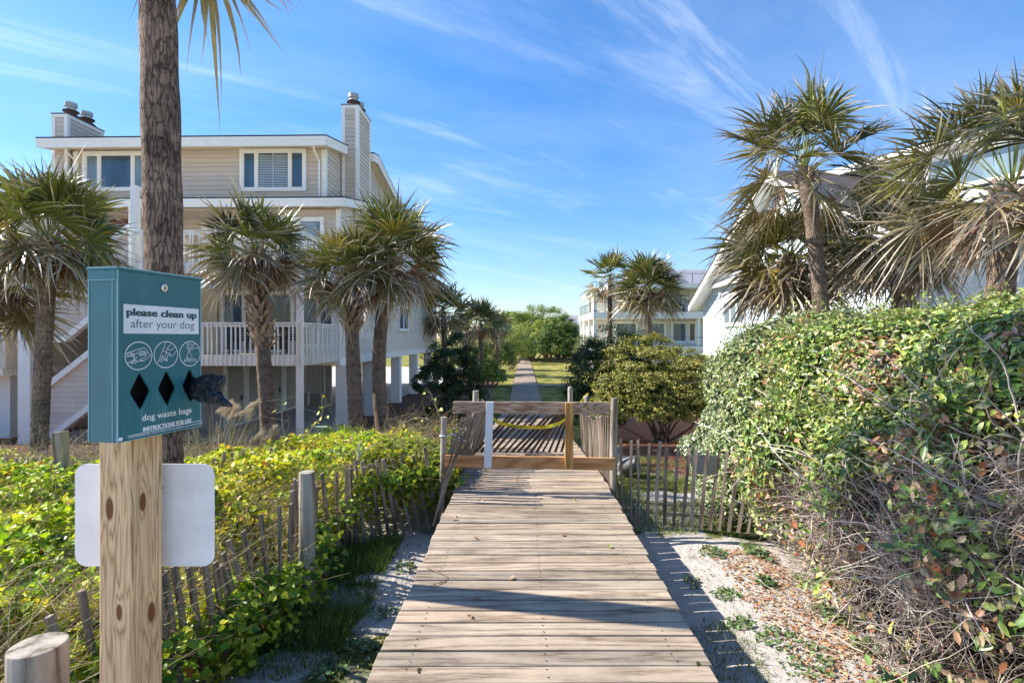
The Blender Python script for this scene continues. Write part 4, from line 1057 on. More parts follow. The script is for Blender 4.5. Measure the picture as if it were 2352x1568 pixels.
# ------------------------------------------------------------ round fence posts
def roundpost(name, x, y, z0, z1, r, label, group=None, lean=(0, 0), dome=False, seed=0, mat='postwood', cat='post'):
    t = thing(name, (x, y, z0), label, cat, group)
    mb = MB(); n = 22; k = 14; rings = []
    prof = [(i/(k-1)) for i in range(k)]
    rr = random.Random(seed)
    mb.col = (rr.uniform(.9, 1.05),)*3
    for i, f in enumerate(prof):
        ring = []
        for a in range(n):
            an = 2*PI*a/n; q = r*(1+.05*float(vnoise(an*1.3, f*3, seed)))*(1-.06*f)
            ring.append(mb.vert((q*math.cos(an)+lean[0]*f, q*math.sin(an)+lean[1]*f, (z1-z0)*f)))
        rings.append(ring)
    if dome:
        for s_ in (.85, .55, .2): rings.append([mb.vert((r*.94*s_*math.cos(2*PI*a/n)+lean[0], r*.94*s_*math.sin(2*PI*a/n)+lean[1], (z1-z0)+r*math.sqrt(1-s_*s_))) for a in range(n)])
    for a_, b_ in zip(rings, rings[1:]):
        for q in range(n): mb.face((a_[q], a_[(q+1) % n], b_[(q+1) % n], b_[q]))
    mb.face(rings[-1]); mb.build('post_shaft', M[mat], t, bevel=0 if dome else .004)
    return t
zg = lambda x, y: gz(x, y)-.05
roundpost('fence_post', hx(88, 1.33), 1.33, -.5, hz(1478, 1.33), .064, 'thick grey round post stump at bottom left corner beside the vines', 'round wooden fence posts', seed=1)
roundpost('fence_post', hx(705, 4.36), 4.36, -.5, hz(1083, 4.36), .066, 'grey round post rising from the vines between the pine post and boardwalk', 'round wooden fence posts', seed=2)
roundpost('fence_post', hx(1014, 6.2), 6.2, -.5, hz(957, 6.2), .037, 'thin grey round post at left end of the plank barrier', 'round wooden fence posts', (.03, 0), seed=3)
roundpost('fence_post', hx(1408, 6.35), 6.35, -.5, hz(914, 6.35), .043, 'thin grey round post at right end of the plank barrier', 'round wooden fence posts', (.015, 0), seed=4)
roundpost('fence_post', hx(1085, 9.2), 9.2, -.75, hz(897, 9.2), .052, 'brown round post beyond the barrier on its left side', 'round wooden fence posts', (.06, 0), seed=5)
roundpost('fence_post', hx(1310, 10.2), 10.2, -.85, hz(893, 10.2), .052, 'round topped grey post beyond the barrier, left of its pair', 'round topped posts beyond the barrier', dome=True, seed=6)
roundpost('fence_post', hx(1347, 9.6), 9.6, -.85, hz(913, 9.6), .050, 'round topped grey post beyond the barrier, beside the yellow tape end', 'round topped posts beyond the barrier', dome=True, seed=7)
t = thing('fence_post', (hx(150, 5.6), 5.6, -.6), 'leaning flat grey post at left in front of the stair tower', 'post', 'round wooden fence posts')
mb = MB(); mb.hexa([(-.02, -.02, 0), (.03, -.02, 0), (.03, .07, 0), (-.02, .07, 0), (-.13, -.02, 1.36), (-.02, -.02, 1.38), (-.02, .07, 1.38), (-.13, .07, 1.36)]); mb.build('post_shaft', M['greywood'], t, bevel=.004)
t = thing('fence_post', (hx(527, 9.5), 9.5, -.7), 'flat grey post stub right of the tall palm trunk, beside the plumes', 'post', 'round wooden fence posts')
mb = MB(); mb.box(-.055, .055, -.05, .05, 0, hz(968, 9.5)+.7); mb.build('post_shaft', M['greywood'], t, bevel=.004)

# ------------------------------------------------------------ plank barrier across the walk
YB = 6.12
bar = thing('plank_barrier', (.2, YB, 0), 'plank barrier of two horizontal boards and two uprights across the boardwalk', 'barrier')
def board(name, mat, quad, y0, y1, col=(1, 1, 1), lab=None):
    """quad of px corners tl,tr,br,bl on plane y0"""
    mb = MB(); mb.col = col
    P = [at(px, py, y0) for px, py in quad]; P = [Vector((p.x, y0, p.z)) for p in P]; mb.prism(P, (0, y1-y0, 0))
    o = mb.build(name, mat, bar, world=True, bevel=.003)
    if lab: o['label'] = lab
    return o
board('rail', M['beamgrey'], [(1041, 922), (1401, 924), (1400, 952), (1040, 949)], YB, YB+.038, (.9, .9, .9), 'weathered grey brown upper board')
board('rail', M['beamred'], [(1022, 1045), (1413, 1052), (1413, 1080), (1022, 1073)], YB, YB+.038, (1, 1, 1), 'orange brown lower board')
M['bwhite'] = paint('white_board_paint', (.74, .76, .8), .08, .5, 4)
board('upright', M['bwhite'], [(1117, 923), (1134, 923), (1129, 1074), (1111, 1074)], YB-.025, YB-.004, (1, 1, 1), 'white painted upright')
board('upright', M['pinenew'], [(1299, 925), (1317, 925), (1317, 1077), (1298, 1077)], YB-.040, YB-.004, (1, 1, 1), 'yellow new pine upright')

# ------------------------------------------------------------ sand fences
slat_mesh = []
rg = random.Random(77)
for k in range(7):
    mb = MB(); w = rg.uniform(.032, .042); tk = rg.uniform(.007, .010); g = rg.uniform(.75, 1.1); mb.col = (g, g*rg.uniform(.97, 1), g*rg.uniform(.93, 1))
    n = 7; prev = None; bow = rg.uniform(-.012, .012); jag = rg.uniform(-.01, .012)
    for i in range(n):
        f = i/(n-1); cx_ = bow*math.sin(PI*f)+rg.uniform(-.0015, .0015); ww = w/2*rg.uniform(.9, 1.08)
        z = f*1.22; cur = [mb.vert((cx_-ww, -tk, z)), mb.vert((cx_+ww, -tk, z+(jag if i == n-1 else 0))), mb.vert((cx_+ww, tk, z+(jag if i == n-1 else 0))), mb.vert((cx_-ww, tk, z))]
        if prev:
            for q in range(4): mb.face((prev[q], prev[(q+1) % 4], cur[(q+1) % 4], cur[q]))
        else: mb.face(cur[::-1])
        prev = cur
    mb.face(prev); o = mb.build('slat', M['greywood']); slat_mesh.append(o.data); bpy.data.objects.remove(o)
dark_mesh = []
for me_ in slat_mesh:
    q_ = me_.copy(); q_.materials[0] = M['shadepicket']; dark_mesh.append(q_)
def along(path, spacing):
    P = [Vector((*p, 0)) for p in path]; out = []; acc = 0; need = 0
    for a, b_ in zip(P, P[1:]):
        d_ = (b_-a).length; tpos = need
        while tpos < d_: out.append((a.lerp(b_, tpos/d_), (b_-a).normalized())); tpos += spacing
        need = tpos-d_
    return out
def sandfence(name, label, path, spacing, top, base=None, leanf=None, seed=0, drop=.12, wires=(.25, .55, .9), jitter=.03, cat='fence'):
    """pickets along path; top(x,y)->Z of picket top"""
    pos = along(path, spacing); p0 = pos[len(pos)//2][0]
    t = thing(name, (p0.x, p0.y, gz(p0.x, p0.y)), label, cat, 'wire bound picket sand fences')
    rr = random.Random(seed); tops = []
    for i, (p, dr) in enumerate(pos[:98]):
        zt = top(p.x, p.y)+rr.uniform(-jitter, jitter); zb0 = (base(p.x, p.y) if base else gz(p.x, p.y)-.04)
        o = bpy.data.objects.new('slat', rr.choice(slat_mesh)); C.objects.link(o); o.parent = t
        ang = math.atan2(dr.y, dr.x); lx, ly = (leanf(i, p) if leanf else (rr.uniform(-.03, .03), rr.uniform(-.04, .04)))
        o.rotation_euler = (ly, lx, ang); sc = max(.3, (zt-zb0)/1.22); o.scale = (1, 1, sc)
        o.location = Vector((p.x, p.y, zb0))-t.location
        R_ = o.rotation_euler.to_matrix(); tops.append((Vector((p.x, p.y, zb0)), R_@Vector((0, 0, zt-zb0)), dr))
    for wv in wires:
        mb = MB(); pts = []
        for (b0, up, dr) in tops: pts.append(b0+up*wv+Vector((-dr.y, dr.x, 0))*.013*(1 if len(pts) % 2 else -1))
        if len(pts) > 1: mb.tube(pts, .0022, 4, False); mb.col = (.4, .3, .2); mb.build('wire', M['twig2'], t, world=True)
    return t
M['twig2'] = plain('rusty_fence_wire', (.25, .17, .12), .7, .4)
# right of the gate, to the hedge
sandfence('sand_fence', 'upright spaced picket fence from the barrier to the hedge on the right', [(1.31, 6.42), (1.7, 6.30), (2.42, 6.02), (2.9, 5.8)], .098, lambda x, y: .56-.10*(x-1.3)+0, seed=3, jitter=.025,
          base=lambda x, y: hz(1196+(x-1.3)*22, y), leanf=lambda i, p: (.0+.012*i-.02+.02*math.sin(i*2.1), .02*math.sin(i*1.7)))
# along right edge beyond the gate
sandfence('sand_fence', 'tightly packed pale picket fence along the right edge of the boardwalk beyond the barrier', [(1.20, 6.35), (1.22, 7.4), (1.24, 8.6), (1.33, 10.2)], .062, lambda x, y: zdeck(y)+.72+.10*math.sin(y*1.3), base=lambda x, y: zdeck(y)-.28, seed=4,
          leanf=lambda i, p: (.05*math.sin(i*.9), .05*math.sin(i*.37)-.02))
# along left edge beyond the gate
sandfence('sand_fence', 'picket fence leaning inward along the left edge of the boardwalk beyond the barrier', [(-.84, 5.75), (-.86, 6.3), (-.84, 7.0), (-.80, 7.8), (-.72, 8.8), (-.62, 9.8)], .085, lambda x, y: zdeck(y)+.80+.12*math.sin(y*1.7), base=lambda x, y: zdeck(y)-.25, seed=5,
          leanf=lambda i, p: (.06+.06*math.sin(i*.5), .26+.07*math.sin(i*.8)))
# collapsed panel across the walk
pos = [(hx(1100+i*14.2, 8.9), 8.9) for i in range(15)]
t = thing('fallen_fence', (.3, 8.9, zdeck(8.9)), 'collapsed slanting picket panel hung with yellow tape across the boardwalk', 'fence', 'wire bound picket sand fences')
tops = []
rr = random.Random(9)
for i, (x_, y_) in enumerate(pos):
    o = bpy.data.objects.new('slat', dark_mesh[i % 7]); C.objects.link(o); o.parent = t
    ln = (.86 if i < 10 else .86-.05*(i-9))+rr.uniform(-.03, .03); a = math.radians(44 if i < 9 else 44-4.2*(i-8))+rr.uniform(-.03, .03)
    o.rotation_euler = (-.10, a, 0); o.scale = (1.05, 1, ln/1.22); o.location = Vector((x_-.07, y_, zdeck(8.9)+.01+rr.uniform(0, .02)))-t.location
    R_ = o.rotation_euler.to_matrix(); tops.append((Vector(o.location)+t.location, R_@Vector((0, 0, ln))))
for wv in (.3, .62, .95):
    mb = MB(); mb.tube([b0+u*wv+Vector((0, -.012, 0)) for b0, u in tops], .002, 4, False); mb.build('wire', M['twig2'], t, world=True)
mb = MB(); mb.tube([Vector((x_, 8.62+.03*math.sin(i*2), zdeck(8.6)+.012)) for i, x_ in enumerate(np.arange(.2, .9, .07))], .012, 5); mb.tube([Vector((x_, 8.55+.04*math.sin(i*1.3), zdeck(8.5)+.014)) for i, x_ in enumerate(np.arange(-.1, .75, .08))], .006, 4); mb.build('fallen_sticks', M['limb'], t, world=True)
# left fence swallowed by the vines
lean2 = lambda i, p: (.16+.10*math.sin(i*.45), .08*math.sin(i*.9))
sandfence('sand_fence', 'vine covered picket fence curving along the left side of the sand path', [(-.86, 6.3), (-1.25, 6.15), (-1.66, 5.75), (-1.86, 5.2), (-1.74, 4.5), (-1.80, 3.9), (-1.92, 3.3), (-1.98, 2.6), (-1.9, 1.9)], .098, lambda x, y: .46+.08*math.sin(y*3), seed=6, leanf=lean2, jitter=.06)
sandfence('sand_fence', 'old grey picket fence at far left in front of the stair tower', [(-6.2, 6.6), (-5.2, 6.1), (-4.4, 5.9), (-3.4, 6.1), (-2.8, 6.6)], .14, lambda x, y: .38, seed=8, leanf=lambda i, p: (.08*math.sin(i*.7), .06*math.sin(i*1.3)), jitter=.07)
# grey panel tied behind the right fence
t = thing('metal_sign', (hx(1621, 6.28), 6.28, .1), 'grey blank sign panel tied behind the right picket fence beside the hedge', 'sign')
mb = MB(); a = at(1588, 1042, 6.22); c_ = at(1650, 1046, 6.22); d_ = at(1650, 1090, 6.22); e_ = at(1590, 1088, 6.22); mb.prism([a, c_, d_, e_], (0, .004, 0)); M['grey'] = plain('grey_painted_metal', (.36, .37, .39), .5, .1); mb.build('sign_plate', M['grey'], t, world=True)
# caution tape
M['tape'] = plain('yellow_tape', (.80, .66, .03), .4)
tp = thing('caution_tape', at(1200, 985, 8.85), 'yellow caution tape sagging across the collapsed picket panel', 'tape')
def tapepath(P, w, name='tape_strip', parent=tp):
    mb = MB(); n = 28; rows = []
    for i in range(n):
        f = i/(n-1)*(len(P)-1); j = min(int(f), len(P)-2); p = P[j].lerp(P[j+1], f-j)
        tw = .35*math.sin(i*.7)
        rows.append((mb.vert(p+Vector((0, w*.5*math.sin(tw), w*.5*math.cos(tw)))), mb.vert(p-Vector((0, w*.5*math.sin(tw), w*.5*math.cos(tw))))))
    for a, b_ in zip(rows, rows[1:]): mb.face((a[0], a[1], b_[1], b_[0]))
    o = mb.build(name, M['tape'], parent, world=True); s = o.modifiers.new('s', 'SOLIDIFY'); s.thickness = .0008; return o
tpp = [at(x, y, 8.78) for x, y in ((1128, 955), (1140, 968), (1162, 975), (1190, 980), (1225, 981), (1258, 980), (1285, 972), (1318, 950))]
tapepath(tpp, .058)
tapepath([at(x, y, 10.0) for x, y in ((1330, 930), (1342, 912), (1352, 905))], .07)
def flat_text(body, org, xd, zd, width, height, mat, parent, bold=.02):
    cu = bpy.data.curves.new('t', 'FONT'); cu.body = body; cu.size = 1; cu.offset = bold
    o = bpy.data.objects.new('t', cu); C.objects.link(o); bpy.context.view_layer.update()
    me = bpy.data.meshes.new_from_object(o.evaluated_get(bpy.context.evaluated_depsgraph_get())); bpy.data.objects.remove(o); bpy.data.curves.remove(cu)
    co = np.zeros(len(me.vertices)*3); me.vertices.foreach_get('co', co); co = co.reshape(-1, 3)
    x0, x1, y0, y1 = co[:, 0].min(), co[:, 0].max(), co[:, 1].min(), co[:, 1].max()
    a = (co[:, 0]-x0)/(x1-x0)*width; b_ = (co[:, 1]-y0)/(y1-y0)*height
    w = np.array(org)+np.outer(a, np.array(xd))+np.outer(b_, np.array(zd))-np.array(parent.location)
    me.vertices.foreach_set('co', w.ravel()); me.materials.clear(); me.materials.append(mat); me.name = 'lettering'
    a_ = me.color_attributes.new('Col', 'FLOAT_COLOR', 'POINT'); a_.data.foreach_set('color', [1.0]*4*len(me.vertices)); me.update()
    ob = bpy.data.objects.new('lettering', me); C.objects.link(ob); ob.parent = parent
flat_text('CAUTION', at(1207, 977, 8.735), (-1, 0, 0), (0, 0, -1), .27, .042, M['hole'], tp)
flat_text('CAUTION', at(1252, 976, 8.735), (-1, 0, .1), (0, 0, -1), .27, .042, M['hole'], tp)
# white tie on left gate post
t = thing('white_tie', (hx(1016, 6.2), 6.2, hz(1000, 6.2)), 'white cord tied round the thin post left of the barrier', 'cord')
mb = MB(); mb.tube([Vector((.043*math.cos(a)+.015, .043*math.sin(a), .004*math.sin(3*a))) for a in np.linspace(0, 2*PI, 16)], .006, 6); mb.tube([(.05, -.01, 0), (.12, -.02, .02), (.2, 0, -.03), (.27, .05, -.08)], .005, 5); mb.build('cord_loop', M['bwhite'], t)
# utility box, barrel lamp
t = thing('utility_box', (hx(738, 13.3), 13.3, gz(hx(738, 13.3), 13.3)-.05), 'small pale green utility box among the vines near the palms', 'utility box')
mb = MB(); mb.box(-.15, .15, -.12, .12, 0, .52); M['ugreen'] = plain('pale_green_paint', (.24, .33, .26), .6); mb.build('cabinet', M['ugreen'], t, bevel=.015)
mb = MB(); mb.box(-.16, .16, -.13, .13, .522, .56); mb.build('cover', M['ugreen'], t, bevel=.012)
xk, yk = hx(1442, 9.0), 9.0
t = thing('planter_tub', (xk, yk, gz(xk, yk)), 'grey rounded tub lying behind the picket fence right of the barrier', 'tub')
mb = MB(); mb.lathe([(.08, -.14), (.13, -.13), (.15, -.03), (.14, .1), (.12, .16), (.13, .18), (.1, .18), (.09, .05)], n=24)
o = mb.build('shell', plain('grey_tub', (.22, .22, .21), .6), t, smooth=True); o.rotation_euler = (.5, PI/2-.35, 0); o.location = (0, 0, .18)
# ------------------------------------------------------------ leaf templates
def tmpl(side, fold=.25, curl=.12):
    """side: list (x,y) from base to tip on one half; both halves returned with fold; faces n-gons"""
    xs_ = [p[0] for p in side]; n = len(side)
    L_ = [(x, y, abs(y)*fold-curl*x*x) for x, y in side]; R_ = [(x, -y, abs(y)*fold-curl*x*x) for x, y in side[1:-1]]
    v = L_+R_
    f1 = list(range(n)); f2 = [0]+[n-1]+list(range(n+len(R_)-1, n-1, -1))
    return np.array(v), [tuple(f1), tuple(f2)]
HEART = tmpl([(0, 0), (-.07, .2), (.08, .42), (.38, .44), (.72, .22), (1, 0)], .3, .15)
ELL = tmpl([(0, 0), (.25, .19), (.6, .21), (1, 0)], .35, .12)
SMALL = tmpl([(0, 0), (.5, .24), (1, 0)], .3, .1)
def norm(a): return a/np.maximum(np.linalg.norm(a, axis=-1, keepdims=True), 1e-9)
def scatter(nb, T, pos, nrm, size, col, rs, upbias=None, dirv=None, jitter=.5):
    n = len(pos); nrm = norm(nrm+jitter*rs.normal(size=(n, 3)))
    d = rs.normal(size=(n, 3)) if dirv is None else dirv+.5*rs.normal(size=(n, 3))
    d = norm(d-nrm*np.sum(d*nrm, 1, keepdims=True)); s = np.cross(nrm, d)
    V, Fc = T
    sz = size[:, None, None]
    verts = pos[:, None, :]+sz*(V[None, :, 0:1]*d[:, None, :]+V[None, :, 1:2]*s[:, None, :]+V[None, :, 2:3]*nrm[:, None, :])
    nb.add(verts, Fc, col[:, None, :])
def palette(rs, n, cols, w, var=.15):
    cols = np.array(cols); k = rs.choice(len(cols), n, p=np.array(w)/sum(w))
    return np.clip(cols[k]*(1+var*rs.normal(size=(n, 1)))*(1+.05*rs.normal(size=(n, 3))), .004, .95)
def twigs(nb, starts, dirs, lens, rad, col, rs, k=5, wig=.35, grav=0.0, taper=.35):
    """thin 3-sided wandering twigs"""
    n = len(starts); P = [starts]; d = norm(dirs); p = starts
    for i in range(k):
        d = norm(d+wig*rs.normal(size=(n, 3))*.6+np.array([0, 0, -grav])); p = p+d*(lens/k)[:, None]; P.append(p)
    P = np.stack(P, 1)
    T_ = norm(np.gradient(P, axis=1)); ref = np.array([.3, .2, 1.0]); u = norm(np.cross(T_, ref)); w = np.cross(T_, u)
    t = np.linspace(1, taper, k+1)[None, :, None]; R = rad[:, None, None]*t
    ring = [P+R*(math.cos(a)*u+math.sin(a)*w) for a in (0, 2.094, 4.189)]
    V = np.stack(ring, 2).reshape(n, (k+1)*3, 3); faces = []
    for i in range(k):
        for j in range(3): faces.append((i*3+j, i*3+(j+1) % 3, (i+1)*3+(j+1) % 3, (i+1)*3+j))
    nb.add(V, faces, np.broadcast_to(col[:, None, :], V.shape))

# ------------------------------------------------------------ palms
def frond(nb, pb, P0, dr, Lp, R, rs, kind='green', span=115, nseg=30, droop=.25, tipdead=.6, wind=(0, 0, 0)):
    dr = np.array(dr, float); dr /= np.linalg.norm(dr); up = np.array([0, 0, 1.0])
    # petiole curve
    k = 5; p = np.array(P0, float); pts = [p]; d = dr.copy()
    gr = {'green': .10, 'old': .2, 'dead': .45}[kind]
    for i in range(k): d = d-up*gr/k*1.2; d /= np.linalg.norm(d); p = p+d*Lp/k; pts.append(p)
    pc_ = {'green': (.24, .27, .06), 'old': (.33, .27, .12), 'dead': (.30, .20, .12)}[kind]
    pb.col = pc_; pb.tube([tuple(q) for q in pts], [.016, .013, .011, .009, .008, .007], 4, False)
    E, T = pts[-1], d
    side = np.cross(T, up); 
    if np.linalg.norm(side) < .1: side = np.cross(T, np.array([1, 0, 0.]))
    side /= np.linalg.norm(side); roll = rs.normal()*.7; nn = np.cross(side, T); side, nn = side*math.cos(roll)+nn*math.sin(roll), nn*math.cos(roll)-side*math.sin(roll)
    sp_ = math.radians(span)*(1 if kind == 'green' else (.85 if kind == 'old' else .62))
    a = np.linspace(-sp_, sp_, nseg)+rs.normal(size=nseg)*.02; da = 2*sp_/nseg
    keep = rs.rand(nseg) > (.02 if kind == 'green' else .12); a = a[keep]; n = len(a)
    ln = R*(.62+.38*np.cos(a*.55))*(1+.08*rs.normal(size=n))
    if kind == 'dead': ln *= .95
    fold = .28 if kind == 'green' else .15
    D = np.cos(a)[:, None]*T+np.sin(a)[:, None]*side+fold*np.abs(np.sin(a))[:, None]*nn; D = norm(D)
    ts = np.array([0.02, .28, .48, .66, .84, 1.0]); dd = droop*{'green': 1, 'old': 1.35, 'dead': 1.3}[kind]
    dro = dd*(1+.5*rs.normal(size=n))
    wv = np.array(wind)
    C_ = E[None, None, :]+D[:, None, :]*(ln[:, None]*ts[None, :])[:, :, None]
    C_ = C_+(-up+wv)[None, None, :]*(np.clip(dro, .0, 3)[:, None]*ln[:, None]*ts[None, :]**2.4*.8)[:, :, None]
    C_ = C_ - (T*.0)[None, None, :]
    curl = rs.normal(size=(n, 1, 3))*.055*R*(ts[None, :, None]**3); C_ = C_+curl*1.5
    C_ = C_-(nn*.10*R)[None, None, :]*((1-np.cos(a))[:, None, None])*(ts[None, :, None])*(-1 if kind == 'green' else -.3)
    wf = np.minimum(ts, .42)*da*1.0*np.where(ts > .42, ((1-ts)/.58)**1.1, 1)+.0025
    if kind != 'green': wf = wf*1.15
    W_ = wf[None, :]*ln[:, None]*.5
    pd = norm(np.cross(D, nn)); tilt = np.where(np.arange(n) % 2 == 0, .55, -.55)[:, None]; 
    pw = norm(pd*np.cos(tilt)+nn*np.sin(tilt))
    V = np.stack([C_-pw[:, None, :]*W_[:, :, None], C_+pw[:, None, :]*W_[:, :, None]], 2).reshape(n, 12, 3)
    faces = [(2*i, 2*i+1, 2*i+3, 2*i+2) for i in range(5)]
    if kind == 'green':
        base = np.array([.125, .145, .024])*(1+.3*rs.normal())+np.array([.14, .09, .02])*max(0, rs.normal()*.8)
    elif kind == 'old': base = np.array([.27, .22, .09])*(1+.2*rs.normal())
    else: base = np.array([[.26, .15, .085], [.36, .25, .17], [.20, .09, .045], [.52, .45, .39]][rs.randint(4)])*(1+.15*rs.normal())
    base = np.clip(base, .02, .5); tip = np.array([.60, .50, .38])*(.7+.4*rs.rand(n, 1, 1))
    td = (rs.rand(n) < tipdead)[:, None, None]*np.clip((ts[None, :, None]-.5)/.3, 0, 1)
    colr = base[None, None, :]*(1+.18*rs.normal(size=(n, 1, 1)))*np.ones((1, 6, 1)); colr = colr*(1-td)+tip*td
    colr = np.clip(np.repeat(colr, 2, axis=1), .01, .8)
    nb.add(V, faces, colr)

def palm(label, base, top, r0, r1, R, n=34, dead=10, seed=0, boots=0.0, group='palmetto trees', curve=(0, 0), mat='bark2', el=(82, -35), Lp=.52, tipdead=.55, droop=.24, nseg=30, wind=(0, 0, 0), azr=None, deadel=(-5, -60), detail=1, bootlen=.26, bulge=0, name='palm_tree', span=115, prof=None, tint=1.0):
    rs = np.random.RandomState(seed); B = Vector(base); Tp = Vector(top); R = R*.74
    t = thing(name, B, label, 'palm tree', group)
    K = 46 if detail else 10; nn_ = 28 if detail else 8
    mb = MB(); cen = []
    for i in range(K+1):
        f = i/K; c_ = B.lerp(Tp, f)+Vector((curve[0], curve[1], 0))*(4*f*(1-f)); cen.append(c_)
    rings = []
    for i, c_ in enumerate(cen):
        f = i/K; r = r0+(r1-r0)*f+(.25*r0*max(0, 1-f*9)**2)
        if prof: r = float(np.interp(f, prof[0], prof[1]))
        if bulge: r *= 1+bulge*math.exp(-((f-.93)/.05)**2)
        rg_ = .03*math.sin(f*(Tp-B).length*38)+.02*float(vnoise(f*30, seed, 0, seed)); ring = []
        for k in range(nn_):
            a = 2*PI*k/nn_; q = r*(1+rg_+.05*float(vnoise(a*1.6, f*9, seed, seed+2)))
            ring.append(mb.vert((c_.x+q*math.cos(a), c_.y+q*math.sin(a), c_.z)))
        rings.append(ring)
    for a_, b_ in zip(rings, rings[1:]):
        for q in range(nn_): mb.face((a_[q], a_[(q+1) % nn_], b_[(q+1) % nn_], b_[q]))
    mb.face(rings[-1]); mb.build('trunk', M[mat], t, world=True, smooth=True)
    # leaf bases (boots)
    H_ = (Tp-B).length
    if boots > 0:
        mb = MB(); zb0 = Tp.z-boots; nb_b = int(boots*70*(1 if detail else .4))
        for i in range(nb_b):
            f = i/nb_b; z_ = zb0+boots*f; a = i*2.39996+rs.rand()*.3
            fz = (z_-B.z)/(Tp.z-B.z); c_ = B.lerp(Tp, fz)+Vector((curve[0], curve[1], 0))*(4*fz*(1-fz))
            rr_ = (r0+(r1-r0)*fz)*1.0; od = Vector((math.cos(a), math.sin(a), 0)); ln = bootlen*rs.uniform(.6, 1.1)
            upv = (od*(rs.uniform(.45, .9))+Vector((0, 0, 1))*rs.uniform(.5, 1)).normalized()
            g = rs.uniform(.6, 1.15); mb.col = (g, g*.96, g*.92)
            tn = od.cross(Vector((0, 0, 1))); p0 = c_+od*(rr_*.8)-Vector((0, 0, .05)); w0, w1 = rs.uniform(.04, .065), rs.uniform(.018, .035); th = .012
            p1 = p0+upv*ln; nrm_ = upv.cross(tn).normalized()
            pm = p0+upv*ln*.5+od*.02; sk = tn*rs.uniform(-.06, .06)
            for (qa, wa, qb, wb) in ((p0, w0, pm+sk*.5, (w0+w1)/2), (pm+sk*.5, (w0+w1)/2, p1+sk, w1)):
                mb.hexa([qa-tn*wa-nrm_*th, qa+tn*wa-nrm_*th, qb+tn*wb-nrm_*th, qb-tn*wb-nrm_*th, qa-tn*wa+nrm_*th, qa+tn*wa+nrm_*th, qb+tn*wb+nrm_*th, qb-tn*wb+nrm_*th])
        mb.build('leaf_bases', M['boot'], t, world=True)
    nb = NB(); pb = MB(); nd = NB(); db = MB()
    azs = []
    for i in range(n):
        f = (i+.5)/n; az = i*2.39996+rs.normal()*.15
        e = math.radians(el[0]+(el[1]-el[0])*f**1.2+rs.normal()*6)
        if azr is not None and rs.rand() < .8: az = azr[0]+(azr[1]-azr[0])*rs.rand()
        d = (math.cos(e)*math.cos(az), math.cos(e)*math.sin(az), math.sin(e))
        kind = 'green' if f < .75 else 'old'
        P0 = Tp+Vector((d[0]*r1*.5, d[1]*r1*.5, .05-.2*f))
        sc = rs.uniform(.85, 1.1)*(.8 if f < .12 else 1)
        frond(nb, pb, P0, d, Lp*R*sc, R*.72*sc, rs, kind, span, nseg, droop, tipdead*(.4+f), wind)
    if tint != 1: nb.Cc = [q*tint for q in nb.Cc]; nd.Cc = [q*tint for q in nd.Cc]
    o = nb.build('crown', M['palmleaf'], t); pb.build('leaf_stalks', M['palmleaf'], t, world=True)
    if dead:
        for i in range(dead):
            az = i*2.39996+rs.normal()*.3; e = math.radians(rs.uniform(*sorted(deadel)))
            d = (math.cos(e)*math.cos(az), math.cos(e)*math.sin(az), math.sin(e))
            P0 = Tp+Vector((d[0]*r1*.8, d[1]*r1*.8, -.05-.25*rs.rand()*min(1, max(boots, .3)))); sc = rs.uniform(.6, .85)
            frond(nd, db, P0, d, Lp*R*sc*.7, R*.7*sc, rs, 'dead', span, int(nseg*.7), droop, .7, wind)
        nd.build('dead_fronds', M['deadleaf'], t); db.build('dead_stalks', M['deadleaf'], t, world=True)
    return t
def P_(px, py, Y): return tuple(at(px, py, Y))
def gbase(px, Y, dz=-.1): x = hx(px, Y); return (x, Y, gz(x, Y)+dz)

palm('tall palm with thick plated trunk rising behind the dispenser, its crown above the photo', (hx(384, 4.11), 4.11, -.6), P_(350, -375, 4.11), .10, .11, 1.25, 26, 5, 1, mat='bark1', el=(75, -48), Lp=.62, droop=.30, nseg=26, deadel=(-35, -55), curve=(.03, 0), prof=((0, .25, .5, .75, .9, 1), (.11, .112, .133, .125, .105, .11)))
palm('dense dark palm with ringed trunk at the far left of the photo', gbase(88, 10.2), P_(112, 545, 10.2), .14, .13, 1.8, 48, 22, 2, boots=.5, deadel=(15, -50), el=(86, -38), droop=.26)
palm('low leafy palm cut by the left edge, beside the dark palm', gbase(-40, 11), P_(-25, 640, 11), .14, .13, 1.9, 38, 18, 3, boots=.5, el=(70, -55))
palm('palm with a long collar of crossed leaf bases in front of the lower balcony', gbase(620, 13.3), P_(588, 575, 13.3), .19, .15, 1.8, 40, 26, 4, boots=2.35, deadel=(15, -50), el=(88, -30), droop=.28, tipdead=.9, bootlen=.34, nseg=28)
palm('middle palm of the three before the beach house, its yellow green centre lowest', gbase(820, 13.0), P_(803, 630, 13.0), .185, .15, 1.6, 38, 18, 5, boots=1.35, deadel=(15, -50), el=(88, -30), droop=.28, tipdead=.8, bootlen=.3)
palm('rightmost of the three palms before the beach house, leaning with the tallest crown', gbase(888, 13.6), P_(905, 595, 13.6), .18, .15, 1.95, 50, 18, 6, boots=1.2, deadel=(15, -50), el=(88, -32), droop=.28, curve=(-.28, 0), tipdead=.7)
palm('tall windblown palm with smooth leaning trunk above the hedge on the right', gbase(1905, 9.8), P_(1850, 385, 9.8), .16, .115, 1.7, 32, 3, 7, boots=.4, el=(88, -35), droop=.32, curve=(.08, 0), wind=(-.2, 0, 0), tipdead=1.0, Lp=.70, nseg=34, tint=.72, bulge=.35)
